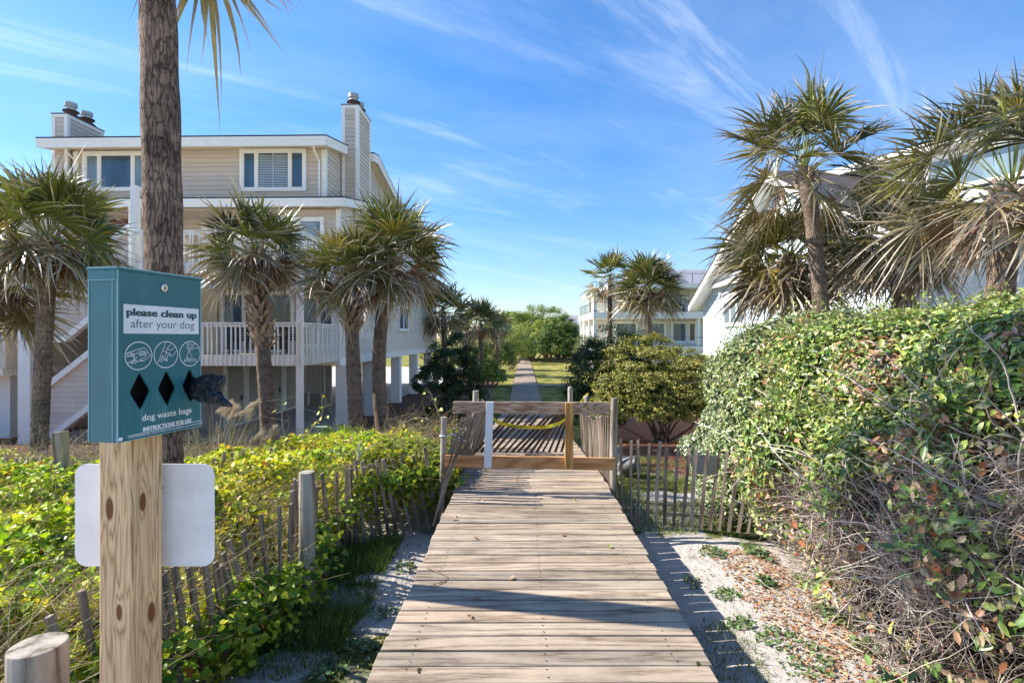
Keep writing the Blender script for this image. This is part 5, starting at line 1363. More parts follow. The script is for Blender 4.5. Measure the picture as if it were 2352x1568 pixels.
palm('stout palm with ragged leaf bases at the right edge of the photo', (hx(2262, 7), 7, -.6), P_(2325, 430, 7), .17, .15, 1.55, 28, 14, 8, boots=.75, el=(86, -30), droop=.36, wind=(-.55, 0, 0), tipdead=1.0, Lp=.85, nseg=40, curve=(-.05, 0), bootlen=.3, bulge=.4, azr=(PI*.45, PI*1.55), tint=.78)
palm('short bushy palm with a dead grey skirt behind the tall windblown palm', gbase(1830, 12.3), P_(1812, 590, 12.3), .16, .14, 2.0, 46, 46, 9, tint=.66, boots=.5, el=(65, -45), droop=.32, wind=(-.2, 0, 0), tipdead=.8, deadel=(15, -65))
palm('shaggy brown low palm between the tall windblown palm and the stout palm', gbase(2070, 10.3), P_(2065, 545, 10.3), .15, .13, 1.75, 38, 44, 10, tint=.66, boots=.5, el=(75, -45), droop=.34, wind=(-.4, 0, 0), tipdead=.8, deadel=(25, -65))
palm('slim palm with loose crown standing left of its pair before the deck house', gbase(1398, 31), P_(1402, 640, 31), .17, .13, 1.9, 28, 6, 11, el=(85, -40), Lp=.7, detail=0, boots=.4, nseg=20, span=110)
palm('round headed palm with a dead skirt, right of its pair before the deck house', gbase(1486, 28), P_(1491, 662, 28), .24, .2, 2.35, 56, 22, 12, el=(85, -40), detail=0, boots=.3, nseg=24)
palm('small palm with forked looking trunk left of the walk beside the dark shrub', gbase(1106, 42), P_(1103, 742, 42), .2, .17, 2.6, 36, 6, 13, el=(85, -35), detail=0, nseg=20)
palm('small hazy green palm just right of the forked one in the shrubs', gbase(1142, 50), P_(1140, 750, 50), .18, .15, 2.1, 32, 6, 14, el=(80, -40), detail=0, nseg=18)
palm('shaded palm behind the corner of the beach house, over the dark shrub', gbase(1024, 38), P_(1018, 715, 38), .2, .17, 2.9, 36, 10, 15, el=(85, -45), detail=0, nseg=20)

# ------------------------------------------------------------ shrubs and trees
def blob_leaves(nb, cen, rad, n, size, cols, w, rs, T=SMALL, sub=60, subr=.28, flat=.7, low=-.35, jitter=.45, shell=.85):
    cen = np.array(cen); rad = np.array(rad)
    d = norm(rs.normal(size=(sub*3, 3))); d = d[d[:, 2] > low][:sub]; m_ = len(d)
    lump = 1+.38*vnoise(d[:, 0]*2.2+cen[0], d[:, 1]*2.2+cen[1], d[:, 2]*2.2, 5)
    sc = cen+d*rad*(shell+.15*rs.rand(m_, 1))*lump[:, None]
    k = rs.randint(0, m_, n); q = norm(rs.normal(size=(n, 3)))*(rs.rand(n, 1)**.4); q[:, 2] = q[:, 2]*flat
    pos = sc[k]+q*(rad.mean()*subr)*(.6+.8*rs.rand(m_)[k][:, None])
    nr = norm(d[k]*.6+q*1.0+np.array([0, 0, .45]))
    bright = (.85+.3*rs.rand(m_))[k][:, None]
    scatter(nb, T, pos, nr, size*(.7+.6*rs.rand(n)), palette(rs, n, cols, w)*bright, rs, jitter=jitter)
def shrub(name, label, base, blobs, n, size, cols, w, seed, cat='shrub', group=None, limbs=6, T=SMALL, mat='bush', trunk=None, **kw):
    rs = np.random.RandomState(seed); t = thing(name, base, label, cat, group)
    nb = NB(); vol = [b[1][0]*b[1][1]+b[1][0]*b[1][2] for b in blobs]; s_ = sum(vol)
    for (c_, r_), v_ in zip(blobs, vol): blob_leaves(nb, c_, r_, int(n*v_/s_), size, cols, w, rs, T, **kw)
    nb.build('crown' if cat == 'tree' else 'foliage', M[mat], t)
    mb = MB(); B = Vector(base)
    for i in range(limbs):
        c_, r_ = blobs[i % len(blobs)]; tgt = Vector(c_)+Vector((rs.normal()*r_[0]*.4, rs.normal()*r_[1]*.4, r_[2]*.3*rs.rand()))
        b0 = B+Vector((rs.normal()*.12, rs.normal()*.12, -.1)); m1 = b0.lerp(tgt, .5)+Vector((rs.normal()*.15, rs.normal()*.15, 0))
        q = trunk or .06; mb.tube([b0, b0.lerp(m1, .5)+Vector((rs.normal()*.04, 0, 0)), m1, tgt], [q, q*.8, q*.55, q*.2], 6)
    mb.build('trunk' if cat == 'tree' else 'branches', M['limb'], t, world=True)
    return t
DK = [(.035, .065, .018), (.055, .09, .022), (.02, .04, .015)]; 
GO = [(.34, .31, .055), (.22, .25, .045), (.46, .39, .08), (.10, .15, .03), (.30, .18, .07)]
MG = [(.13, .21, .035), (.23, .30, .05), (.07, .12, .025), (.31, .35, .07)]
LG = [(.32, .38, .06), (.21, .29, .045), (.43, .45, .09), (.11, .16, .03)]
sx_, sy_ = hx(1400, 18.5), 18.5
shrub('rounded_bush', 'dark green rounded bush at the left end of the golden bush beyond the barrier', (hx(1372, 18.5), 18.5, gz(3, 18.5)), [((hx(1375, 18.5), 18.5, .05), (1.15, 1.1, 1.75)), ((hx(1425, 18.6), 18.6, .2), (1.25, 1.1, 1.45)), ((hx(1372, 18.2), 18.2, -.9), (.95, .9, .9))], 26000, .085, DK+[(.10, .15, .03)], [3, 3, 2, .8], 31, sub=150, subr=.16)
gb = hx(1520, 17.2)
shrub('golden_bush', 'broad golden green bush with layered foliage over bare stems, right of the dark bush', (gb, 17.2, gz(gb, 17.2)), [((hx(1500, 17.4), 17.4, .35), (1.75, 1.2, 1.2)), ((hx(1590, 17), 17, .2), (1.5, 1.1, 1.0)), ((hx(1440, 17), 17, .0), (1.0, .9, .9)), ((hx(1545, 16.6), 16.6, -.15), (1.6, .8, .6)), ((hx(1615, 17.2), 17.2, -.25), (.7, .8, .8)), ((hx(1470, 16.5), 16.5, -.1), (.9, .7, .8)), ((hx(1425, 16.2), 16.2, -.45), (.9, .7, .6)), ((hx(1600, 16.3), 16.3, -.5), (1.1, .7, .6)), ((hx(1510, 16.2), 16.2, -.45), (1.0, .6, .55))], 90000, .08, GO, [3, 3, 1.5, 2, .5], 32, limbs=12, sub=170, subr=.17, flat=.45, low=-.3)
shrub('dark_shrub', 'large dark green shrub at the corner of the beach house, left of the walk', (hx(1032, 23), 23, -1.9), [((hx(1035, 23), 23, .1), (1.25, 1.1, 1.65)), ((hx(1000, 23), 22.6, -.2), (.85, .8, 1.1)), ((hx(1072, 23), 23, -.5), (.8, .9, 1.3)), ((hx(1030, 21.5), 21.5, -1.2), (.9, .8, .6))], 36000, .08, DK+[(.07, .15, .03)], [3, 3, 2, 1.5], 33, sub=90, subr=.2)
shrub('low_shrub', 'low sprawling green shrub on the mulch before the dark shrub', (hx(960, 16.5), 16.5, gz(-3, 16.5)-.05), [((hx(960, 16.5), 16.5, -1.2), (.5, .4, .35)), ((hx(920, 16), 16, -1.25), (.35, .3, .25)), ((hx(1000, 17), 17, -1.2), (.4, .35, .4))], 5000, .05, MG+DK, [1, .5, 2, .3, 2, 2, 2], 34, sub=60, subr=.25)
shrub('low_shrub', 'small dark sapling bush on the mulch nearest the barrier post', (hx(930, 14.3), 14.3, gz(-3, 14.3)-.05), [((hx(930, 14.3), 14.3, -.85), (.22, .2, .22))], 900, .045, DK, [1, 1, 1], 35, sub=20)
k = 0
for (px, Y, rx, top, bot, pal, wts, lab) in (
    (1128, 40, 1.0, 832, 858, LG, [2, 1, 2, 1], 'small round yellow green shrub under the forked palm'),
    (1145, 52, 1.6, 775, 850, MG, [2, 1, 2, .5], 'upright mid green shrub left of the walk behind the forked palm'),
    (1172, 60, 2.0, 748, 845, LG, [2, 2, 2, 1], 'tall loose yellow green shrub left of the walk'),
    (1112, 60, 2.6, 752, 840, DK+[MG[0]], [1, 1, 1, 1], 'dark shrub behind the forked palm'),
    (1188, 74, 2.2, 755, 838, MG, [2, 1, 2, .5], 'mid green shrub left of the walk near its far end'),
    (1062, 50, 2.5, 755, 850, MG+DK, [1, .5, 1, .3, 1, 1, 1], 'green shrub between the dark shrub and the small palms')):
    zt, zb__ = hz(top, Y), -1.85; cz = (zt+zb__)/2; rz2 = (zt-zb__)/2; x_ = hx(px, Y)
    shrub('walkside_shrub', lab, (x_, Y, -1.9), [((x_, Y, cz), (rx, rx, rz2)), ((x_+.3*rx, Y-.6, cz-.3*rz2), (rx*.7, rx*.7, rz2*.6))], 9000, .14, pal, wts, 40+k, sub=60, subr=.22); k += 1
tr = [(1205, 92, 5.2, 708, 'broad pale green tree crown left of the far clump', LG, [2, 2, 1, 1]), (1252, 96, 4.6, 702, 'tallest rounded tree crown above the far end of the walk', MG+LG, [2, 2, 1, .5, 1, 1, 1, .5]),
      (1285, 88, 2.7, 726, 'dense green tree at the right end of the far clump', MG, [3, 2, 1, .5]), (1228, 82, 3.6, 742, 'yellow green leaning tree in front of the far clump', LG, [2, 1, 3, .5]),
      (1262, 80, 2.6, 752, 'grey green tree just right of the far end of the walk', MG, [2, 1, 2, .3]), (1165, 88, 3.8, 724, 'spreading tree behind the small hazy palm', LG, [2, 2, 1, 1]),
      (1222, 90, 2.2, 765, 'low dark tree closing the far end of the walk', DK, [1, 1, 1]), (1295, 92, 1.8, 760, 'dark low tree between the far clump and the distant small house', DK+MG, [1, 1, 1, 1, 0, 1, 0])]
for i, (px, Y, rx, top, lab, pal, wts) in enumerate(tr):
    zt = hz(top, Y); x_ = hx(px, Y); h_ = zt+1.9
    shrub('broadleaf_tree', lab, (x_, Y, -1.95), [((x_, Y, zt-h_*.42), (rx, rx*.9, h_*.42)), ((x_+rx*.4, Y-1.5, zt-h_*.62), (rx*.7, rx*.7, h_*.34)), ((x_-rx*.45, Y-1, zt-h_*.6), (rx*.65, rx*.7, h_*.36))], 22000, .24, pal, wts, 60+i, 'tree', 'trees at the far end of the walk', trunk=.16, sub=110, subr=.2)
for i, (px, Y, r_, lab) in enumerate(((1296, 84, 1.5, 'clipped dark hedge bush left of its pair beyond the lawn'), (1326, 84, 1.7, 'clipped dark hedge bush right of its pair beyond the lawn, before the deck house'))):
    x_ = hx(px, Y); shrub('hedge_bush', lab, (x_, Y, -1.9), [((x_, Y, -.8), (r_, 1, 1.15))], 6000, .14, DK+[MG[0]], [1, 2, 1, .6], 80+i, sub=60)
x_ = hx(1365, 36); shrub('round_light_bush', 'light grey green bush behind the dark bush before the deck house porch', (x_, 36, -1.9), [((x_, 36, .0), (1.3, 1, 1.8))], 9000, .1, [(.2, .24, .09), (.12, .16, .05), (.28, .3, .13)], [2, 2, 1], 84, sub=60)

# ------------------------------------------------------------ big hedge on the right
rs = np.random.RandomState(101)
hg = thing('hedge', (3.4, 5, -.5), 'huge sprawling green shrub hedge with bare twigs and dead leaves along the right side', 'hedge')
def hface(Y): return np.interp(Y, [-2, 1.5, 2.2, 3.4, 4.2, 5.2, 6.1, 7.0, 8.0, 8.8], [2.2, 2.0, 2.05, 2.15, 2.2, 2.26, 2.32, 2.42, 2.52, 3.3])
def htop(Y): return np.interp(Y, [-2, 2, 4, 6.5, 7.5, 8.3, 9.0], [2.55, 2.45, 2.50, 2.50, 2.35, 1.9, 1.0])
def hpt(Y, t, inset=0.0):
    a = t*PI/2; R = 1.9-inset; H_ = htop(Y)-.08
    lump = .30*fbm(Y*1.2, t*3.4, 0, 41)+.13*vnoise(Y*3.4, t*8, 0, 43)+.05*vnoise(Y*9, t*20, 0, 44)
    und = .22*np.exp(-((t-.06)/.07)**2)     # undercut near the ground
    x = hface(Y)+und+inset+R*(1-np.cos(a)**.62)-lump
    z = -.46+(H_-inset)*np.sin(a)**.82+lump*.6*(t > .15)
    x = np.where(t > 1, hface(Y)+1.9+(t-1)*3.6, x); z = np.where(t > 1, -.46+(H_-inset)+lump*.7+(t-1)*.25, z)
    return np.stack([x, Y+0*t, z], -1)
def hnorm(Y, t):
    e = .02; a = hpt(Y, t+e)-hpt(Y, t-e); b_ = hpt(Y+e, t)-hpt(Y-e, t); n_ = np.cross(a, b_); n_ = norm(n_); s_ = np.sign(n_[:, 2:3]+.001-n_[:, 0:1]*2); return n_*s_
def hdens(Y, t, z):
    """leafiness: 1 full, 0 bare twigs"""
    thr = np.interp(Y, [1.5, 2.2, 3.2, 4.0, 4.7, 5.5, 6.3, 7], [1.6, 1.5, 1.25, .9, .5, .05, -.4, -.5])
    q = np.clip((z-thr)/.35+.55+.9*fbm(Y*1.3, z*1.7, 0, 51), 0, 1)
    lowleaf = .35*(fbm(Y*2.1, z*3, 0, 57) > .2)
    return np.clip(np.maximum(q, lowleaf*(z < thr)), .012, 1)
nb = NB(); n = 210000
Yv = 1.1+7.8*rs.rand(n)**.8; t = rs.rand(n)*1.45
P0 = hpt(Yv, t); dn = hdens(Yv, t, P0[:, 2]); keep = rs.rand(n) < dn*np.where(t > 1, .45, 1)
Yv, t, P0 = Yv[keep], t[keep], P0[keep]; n = len(Yv); nr = hnorm(Yv, t)
P0 = P0-nr*(rs.rand(n, 1)**1.6*.38-.03)
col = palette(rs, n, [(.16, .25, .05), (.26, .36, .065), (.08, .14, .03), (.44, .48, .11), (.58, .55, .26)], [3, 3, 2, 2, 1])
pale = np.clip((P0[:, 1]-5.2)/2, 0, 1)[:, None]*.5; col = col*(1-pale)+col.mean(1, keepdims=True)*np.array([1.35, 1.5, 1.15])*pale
dd = (fbm(Yv*2.3, P0[:, 2]*2.3, 0, 61) > .27) & (rs.rand(n) < .6) | (rs.rand(n) < .01)
col[dd] = palette(rs, int(dd.sum()), [(.48, .27, .14), (.36, .16, .08), (.62, .46, .30)], [2, 1.5, 1.6])
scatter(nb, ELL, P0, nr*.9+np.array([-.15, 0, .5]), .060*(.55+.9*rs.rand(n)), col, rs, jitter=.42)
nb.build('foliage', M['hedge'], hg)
def shoots(pts, dirs, ln, leafn, size, cols, wts, tcol, parent, names, mat):
    m_ = len(pts); st = NB(); lf = NB(); d = norm(dirs)
    twigs(st, pts, d, ln, np.full(m_, .0022), palette(rs, m_, tcol, [1]*len(tcol)), rs, k=4, wig=.12)
    f = .15+.85*rs.rand(m_, leafn); P = (pts[:, None, :]+d[:, None, :]*(ln[:, None]*f)[:, :, None]).reshape(-1, 3)+rs.normal(size=(m_*leafn, 3))*.012
    dd_ = np.repeat(d, leafn, 0)
    scatter(lf, ELL, P, dd_*.5+rs.normal(size=P.shape)*.7+np.array([0, 0, .5]), size*(.6+.7*rs.rand(len(P))), palette(rs, len(P), cols, wts), rs, dirv=dd_*1.2+rs.normal(size=P.shape)*.6, jitter=.4)
    st.build(names[0], M['twig'], parent); lf.build(names[1], mat, parent)
m_ = 900; Yv = 1.6+6.8*rs.rand(m_); t = .35+1.0*rs.rand(m_)**1.0; P0 = hpt(Yv, t)-np.array([0, 0, .04]); nr = hnorm(Yv, t); ok_ = hdens(Yv, t, P0[:, 2]) > .4; P0, nr = P0[ok_], nr[ok_]; m_ = len(P0)
shoots(P0, nr+rs.normal(size=(m_, 3))*.35+np.array([0, 0, .7]), .10+.22*rs.rand(m_)**2, 9, .05, [(.26, .33, .08), (.42, .44, .13), (.17, .24, .06), (.50, .48, .28)], [3, 2, 2, 1], [(.40, .30, .18)], hg, ('shoot_stems', 'shoot_leaves'), M['hedge'])
# hanging dead leaves
nb = NB(); n = 1500; Yv = 1.3+4.8*rs.rand(n); t = .05+.6*rs.rand(n); P0 = hpt(Yv, t); cl = fbm(Yv*3, t*7, 0, 71) > .12; P0 = P0[cl]; n = len(P0)
P0 = P0+rs.normal(size=(n, 3))*.04-np.array([.03, 0, 0])
scatter(nb, ELL, P0, np.tile([-.8, -.4, .1], (n, 1)), .06*(.6+.8*rs.rand(n)), palette(rs, n, [(.30, .11, .05), (.44, .27, .15), (.60, .47, .32)], [1.5, 1.5, 1.5]), rs, dirv=np.tile([0, 0, -1.0], (n, 1)), jitter=.5)
nb.build('dead_leaves', M['deadleaf'], hg)
nb = NB(); n = 24000; Yv = 1.2+5.4*rs.rand(n)**.8; t = rs.rand(n)*.8; P0 = hpt(Yv, t); nr = hnorm(Yv, t)
bare = 1-hdens(Yv, t, P0[:, 2]); keep = rs.rand(n) < (.12+bare); P0, nr, Yv = P0[keep], nr[keep], Yv[keep]; n = len(P0)
P0 = P0-nr*(.12+rs.rand(n, 1)*.5)
dirs = rs.normal(size=(n, 3))*.55+np.array([-.35, -.15, .15])
g = palette(rs, n, [(.52, .42, .34), (.72, .62, .52), (.28, .20, .16)], [2, 1.2, 1.6])
twigs(nb, P0, dirs, .18+.36*rs.rand(n), .0016+.0034*rs.rand(n)**2.5, g, rs, k=8, wig=.36)
n2 = 300; Yv = 1.2+5.5*rs.rand(n2); P1 = hpt(Yv, .02+.45*rs.rand(n2)); P1[:, 0] += .1+.25*rs.rand(n2)
twigs(nb, P1, rs.normal(size=(n2, 3))*.6+np.array([-.2, -.2, .6]), .4+.5*rs.rand(n2), .0035+.005*rs.rand(n2), palette(rs, n2, [(.70, .62, .55), (.45, .37, .31)], [1, 1]), rs, k=14, wig=.22)
# main stems inside
n3 = 160; Yv = 1+7*rs.rand(n3); P2 = np.stack([hface(Yv)+1.0+rs.rand(n3)*1.0, Yv, np.full(n3, -.5)], -1)
twigs(nb, P2, rs.normal(size=(n3, 3))*.35+np.array([-.25, 0, 1]), 1.0+.7*rs.rand(n3), .012+.014*rs.rand(n3), palette(rs, n3, [(.2, .15, .12)], [1]), rs, k=9, wig=.22)
nb.build('twigs', M['twig'], hg)
# near-black leaf layer added inside, painting the hedge's deep shade
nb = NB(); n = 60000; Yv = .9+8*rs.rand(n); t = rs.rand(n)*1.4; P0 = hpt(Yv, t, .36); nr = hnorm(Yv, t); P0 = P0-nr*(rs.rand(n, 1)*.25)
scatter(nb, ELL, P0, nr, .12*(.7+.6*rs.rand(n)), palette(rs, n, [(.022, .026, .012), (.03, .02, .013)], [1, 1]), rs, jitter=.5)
nb.build('shade_core', M['bush'], hg)

# ------------------------------------------------------------ vines over the left dune
rs = np.random.RandomState(202)
FX = np.array([(-.86, 6.3), (-1.25, 6.15), (-1.66, 5.75), (-1.86, 5.2), (-1.74, 4.5), (-1.80, 3.9), (-1.92, 3.3), (-1.98, 2.6), (-1.95, 1.9), (-1.6, 1.2), (-1.4, .8)])
def fencex(Y):
    o_ = np.argsort(FX[:, 1]); return np.interp(Y, FX[o_, 1], FX[o_, 0])
def vtop(x, Y):
    b_ = .38+.36*fbm(x*.8, Y*.8, 0, 81)+.20*fbm(x*2.6, Y*2.6, 0, 83)
    b_ = b_-.50*sm(5.6, 8.0, Y)*sm(3.0, 4.6, -x)-.06*sm(5.8, 7, Y)-.30*sm(8.2, 10.5, Y)
    b_ = b_+.16*np.exp(-((x+1.1)**2+(Y-7.0)**2)/1.2)
    return b_
vn = thing('vine_thicket', (-3.5, 4, -.5), 'yellow green vine thicket smothering the fence and dune on the left', 'vines')
vn['kind'] = 'stuff'
nb = NB(); n = 120000
Yv = 1.0+9.2*rs.rand(n)**.85; xr = fencex(np.minimum(Yv, 6.3)); xr = np.where(Yv > 6.3, -.95-.25*(Yv-6.3), xr)
wdt = .645*Yv*1.0+.6; xl = -np.maximum(.95*Yv+.5, 2.6)
xv = xr+(xl-xr)*rs.rand(n)**1.25
zt = vtop(xv, Yv); edge_ = np.clip((xr-xv)/.8, 0, 1)
dep = rs.rand(n)**1.7*.45; z_ = zt-dep-np.where((Yv > 3.9) & (Yv < 6.2), .36, .22)*(1-edge_)
cov = fbm(xv*2.4, Yv*2.4, 0, 91)
keep = rs.rand(n) < np.clip(.9+2.0*cov, .15, 1); P0 = np.stack([xv, Yv, z_], -1)[keep]; n = len(P0)
col = palette(rs, n, [(.54, .62, .035), (.76, .74, .05), (.32, .46, .03), (.86, .74, .06), (.10, .17, .02), (.62, .40, .05), (.38, .10, .03)], [3.2, 3.4, 2.2, 1.8, 1.0, .5, .15])
rg1 = fbm(P0[:, 0]*.9, P0[:, 1]*.9, 0, 111)+.3*vnoise(P0[:, 0]*4, P0[:, 1]*4, 0, 112)
col = np.where((rg1 > .12)[:, None], col*np.array([.74, .92, .8]), col); col = np.where((rg1 < -.30)[:, None], col*.9+np.array([.08, .05, .01]), col)
scatter(nb, HEART, P0, np.tile([-.25, -.15, 1.0], (n, 1)), .050*(.5+1.0*rs.rand(n)), col, rs, jitter=.75)
# fence face: leaves trailing down on the path side
n = 11500; Yv = 1.0+5.7*rs.rand(n); xr = fencex(Yv); hgt = vtop(xr, Yv)-.2; fz = rs.rand(n)**1.3; ztmp = hgt-.02-fz*(.62)
cov = fbm(Yv*1.9, ztmp*1.9, 0, 97)
tall = np.interp(Yv, [1, 3, 4.5, 5.2, 6.3], [1.25, 1.05, .85, .34, .30]); keep = (rs.rand(n) < np.clip(.65+1.4*cov, 0, 1)) & (fz*.62 < tall*.62)
P0 = np.stack([xr+.10*rs.normal(size=n)+.03, Yv, ztmp], -1)[keep]; n = len(P0)
scatter(nb, HEART, P0, np.tile([.35, -.45, .6], (n, 1)), .052*(.55+.8*rs.rand(n)), palette(rs, n, [(.38, .48, .035), (.54, .58, .05), (.20, .34, .03), (.08, .15, .02), (.46, .14, .04)], [3, 2.2, 2.5, 1.4, .15]), rs, jitter=.6)
# mound by the gate
n = 9000; a = rs.rand(n)*2*PI; q = rs.rand(n)**.5; P0 = np.stack([-1.3+.75*q*np.cos(a)-.35*0, 7.0+.9*q*np.sin(a), .42-.25*q*q-rs.rand(n)*.25], -1)
P0[:, 0] = np.minimum(P0[:, 0], -.72)
scatter(nb, HEART, P0, np.tile([0, -.2, 1.0], (n, 1)), .05*(.55+.8*rs.rand(n)), palette(rs, n, [(.28, .36, .035), (.40, .44, .05), (.16, .26, .03)], [3, 2.2, 2.5]), rs, jitter=.6)
nb.build('vine_leaves', M['vine'], vn)['kind'] = 'stuff'
nb = NB(); n = 8500; Yv = 1.0+9.0*rs.rand(n)**.8; xr = np.where(Yv > 6.3, -.95, fencex(Yv)); xv = xr+(-(.95*Yv+.5)-xr)*rs.rand(n)**1.3
P0 = np.stack([xv, Yv, vtop(xv, Yv)-.0-.35*rs.rand(n)], -1)
twigs(nb, P0, rs.normal(size=(n, 3))*np.array([.8, .8, .45])+np.array([0, 0, .25]), .2+.45*rs.rand(n), .0014+.0016*rs.rand(n), palette(rs, n, [(.42, .33, .20), (.28, .19, .12), (.40, .38, .14)], [1.5, 2, 1]), rs, k=6, wig=.4)
# dense dry tangle at far left edge and behind
n = 5000; xv = -7+3.4*rs.rand(n); Yv = 6+2.6*rs.rand(n); P0 = np.stack([xv, Yv, ground(xv, Yv)+.1+.55*rs.rand(n)], -1)
twigs(nb, P0, rs.normal(size=(n, 3))*np.array([1, .7, .3]), .25+.6*rs.rand(n), .002+.002*rs.rand(n), palette(rs, n, [(.46, .38, .30), (.34, .26, .20), (.45, .40, .16)], [2, 2, 1]), rs, k=6, wig=.4)
nb.build('vine_stems', M['twig'], vn)['kind'] = 'stuff'
# single sprigs reaching above the vines
def sprig(label, path, leaves, seed, col=(.42, .36, .22), r=.006):
    p0 = Vector(path[0]); t = thing('vine_sprig', p0, label, 'sprig', 'bare sprigs above the vines'); rr = np.random.RandomState(seed)
    mb = MB(); mb.col = col; mb.tube(path, [r*(1-.7*i/(len(path)-1)) for i in range(len(path))], 6); 
    for k in range(3):
        i = rr.randint(1, len(path)-1); a = Vector(path[i]); mb.tube([a, a+Vector((rr.normal()*.08, 0, .05)), a+Vector((rr.normal()*.16, 0, .1+.06*rr.rand()))], [r*.5, r*.35, r*.2], 5)
    mb.build('stem', M['twig'], t, world=True)
    if not leaves: return t
    nb = NB(); n = leaves; f = rr.rand(n)*(len(path)-1.01); P0 = np.array([list(Vector(path[int(q)]).lerp(Vector(path[int(q)+1]), q-int(q))) for q in f])+rr.normal(size=(n, 3))*.03
    scatter(nb, HEART, P0, np.tile([0, -.8, .5], (n, 1)), .05*(.6+.7*rr.rand(n)), palette(rr, n, [(.42, .46, .05), (.45, .38, .05)], [1, 1]), rr); nb.build('leaves', M['vine'], t)
Q = lambda pts, Y: [tuple(at(a, b_, Y+.03*i)) for i, (a, b_) in enumerate(pts)]
sprig('bare curved sprig over the vines, left of the balcony post', Q([(655, 1000), (648, 975), (648, 950), (652, 930), (655, 912)], 6.8), 2, 1)
sprig('branched leafy sprig over the vines in front of the big pier', Q([(690, 1010), (715, 985), (735, 960), (745, 935), (750, 915)], 6.6), 12, 2)
sprig('long arching sprig reaching left from the post at the barrier', Q([(1014, 965), (1000, 930), (990, 905), (975, 892)], 6.3), 4, 3)
sprig('leafy tendril hanging between the post at the barrier and the palms', Q([(1010, 985), (985, 962), (955, 958), (925, 972), (905, 985), (895, 975)], 6.4), 8, 4)
sprig('pale driftwood like stick standing in the vines left of the picket row', Q([(800, 1135), (812, 1090), (822, 1050), (828, 1010)], 5.9), 0, 5, (.6, .56, .5), .018)

# ------------------------------------------------------------ plume grass near the palms
rs = np.random.RandomState(303)
for i, (px, Y, hgt, lab) in enumerate(((500, 7.6, .95, 'tan plume grass clump right of the dispenser, taller of two'), (590, 8.2, .6, 'bent tan plume grass at the foot of the collared palm'))):
    x_ = hx(px, Y); b0 = gz(x_, Y); t = thing('plume_grass', (x_, Y, b0), lab, 'grass clump', 'plume grass clumps')
    nb = NB(); n = 130; P0 = np.stack([x_+rs.normal(size=n)*.08, Y+rs.normal(size=n)*.08, np.full(n, b0)], -1)
    twigs(nb, P0, rs.normal(size=(n, 3))*.25+np.array([.12, 0, 1]), hgt*(.9+.6*rs.rand(n)), np.full(n, .003), palette(rs, n, [(.55, .44, .27), (.42, .36, .15)], [2, 1]), rs, k=7, wig=.10, grav=.10); nb.build('blades', M['twig'], t)
    nb = NB()
    for k_ in range(7):
        c_ = np.array([x_+rs.normal()*.16+.08, Y+rs.normal()*.1, b0+hgt*(1.05+.3*rs.rand())]); dv = norm(np.array([rs.normal()*.5+.6, 0, .5+.3*rs.rand()])); m_ = 260
        f = rs.rand(m_); P0 = c_+dv*(f*.22)[:, None]+rs.normal(size=(m_, 3))*.014
        twigs(nb, P0, dv+rs.normal(size=(m_, 3))*.35, np.full(m_, .06), np.full(m_, .0016), palette(rs, m_, [(.72, .62, .50), (.6, .48, .36)], [1, 1]), rs, k=2, wig=.2)
    nb.build('plumes', M['twig'], t)

# ------------------------------------------------------------ grass, weeds and litter on the sand
rs = np.random.RandomState(404)
def blades(nb, P, h, w, cols, wts, rs, lean=.35):
    n = len(P); d = norm(rs.normal(size=(n, 3))*np.array([lean, lean, 0])+np.array([0, 0, 1])); s_ = norm(np.cross(d, rs.normal(size=(n, 3)))); H_ = h[:, None]
    b2 = norm(rs.normal(size=(n, 3))*np.array([1, 1, 0]))*.35*H_
    V = np.stack([P-s_*w, P+s_*w, P+d*H_*.55+b2*.3+s_*w*.7, P+d*H_*.55+b2*.3-s_*w*.7, P+d*H_+b2], 1)
    nb.add(V, [(0, 1, 2, 3), (3, 2, 4)], palette(rs, n, cols, wts)[:, None, :])
gr_cols = [(.12, .20, .03), (.22, .27, .05), (.40, .36, .14), (.07, .12, .02)]
nb = NB()
def patch(n, fx, fy, thr, seedn, hmin, hmax, cols=gr_cols, wts=(2, 2, 1.5, 1)):
    x_ = fx(rs.rand(n)); y_ = fy(rs.rand(n)); 
    m1 = fbm(x_*1.3, y_*1.3, 0, seedn)+.35*fbm(x_*5, y_*5, 0, seedn+3) > thr
    off = np.abs(x_-(.1+.0218*y_)) > .93; k_ = m1 & off; x_, y_ = x_[k_], y_[k_]
    P = np.stack([x_, y_, ground(x_, y_)-.005], -1); blades(nb, P, hmin+(hmax-hmin)*rs.rand(len(P))**2, .0028, cols, wts, rs)
patch(36000, lambda r: -2.2+1.5*r, lambda r: 1.8+4.6*r, .18, 7, .02, .11)
patch(14000, lambda r: -1.9+.7*r, lambda r: 3.8+2.2*r, -.05, 9, .05, .22, wts=(4, 1, .3, 3))
patch(22000, lambda r: 1.0+1.5*r, lambda r: 2.2+4.0*r, .22, 12, .015, .08)
patch(70000, lambda r: 1.1+3.5*r, lambda r: 6.0+5.0*r, -.12, 15, .02, .10)
patch(16000, lambda r: -6.5+5*r, lambda r: 6.8+4.5*r, -.05, 18, .02, .09, wts=(1, 3, 2.5, .5))
gt = nb.build('grass', M['bush']); tag(gt, 'sparse green and straw coloured grass tufts on the sand', 'grass', kind='stuff')
nb = NB()
n = 9000; x_ = np.concatenate([-2.3+1.5*rs.rand(n//3), 1.0+3.2*rs.rand(n-n//3)]); y_ = 1.8+8*rs.rand(n)
k_ = (fbm(x_*1.6, y_*1.6, 0, 25)+.25*(x_ > 1.6) > .0) & ((x_ < 0) | (y_ > 6.3) | (x_ > hface(y_)-.6*rs.rand(n)**2-.05) | (rs.rand(n) < .04)) & (np.abs(x_-(.1+.0218*y_)) > .92); x_, y_ = x_[k_], y_[k_]
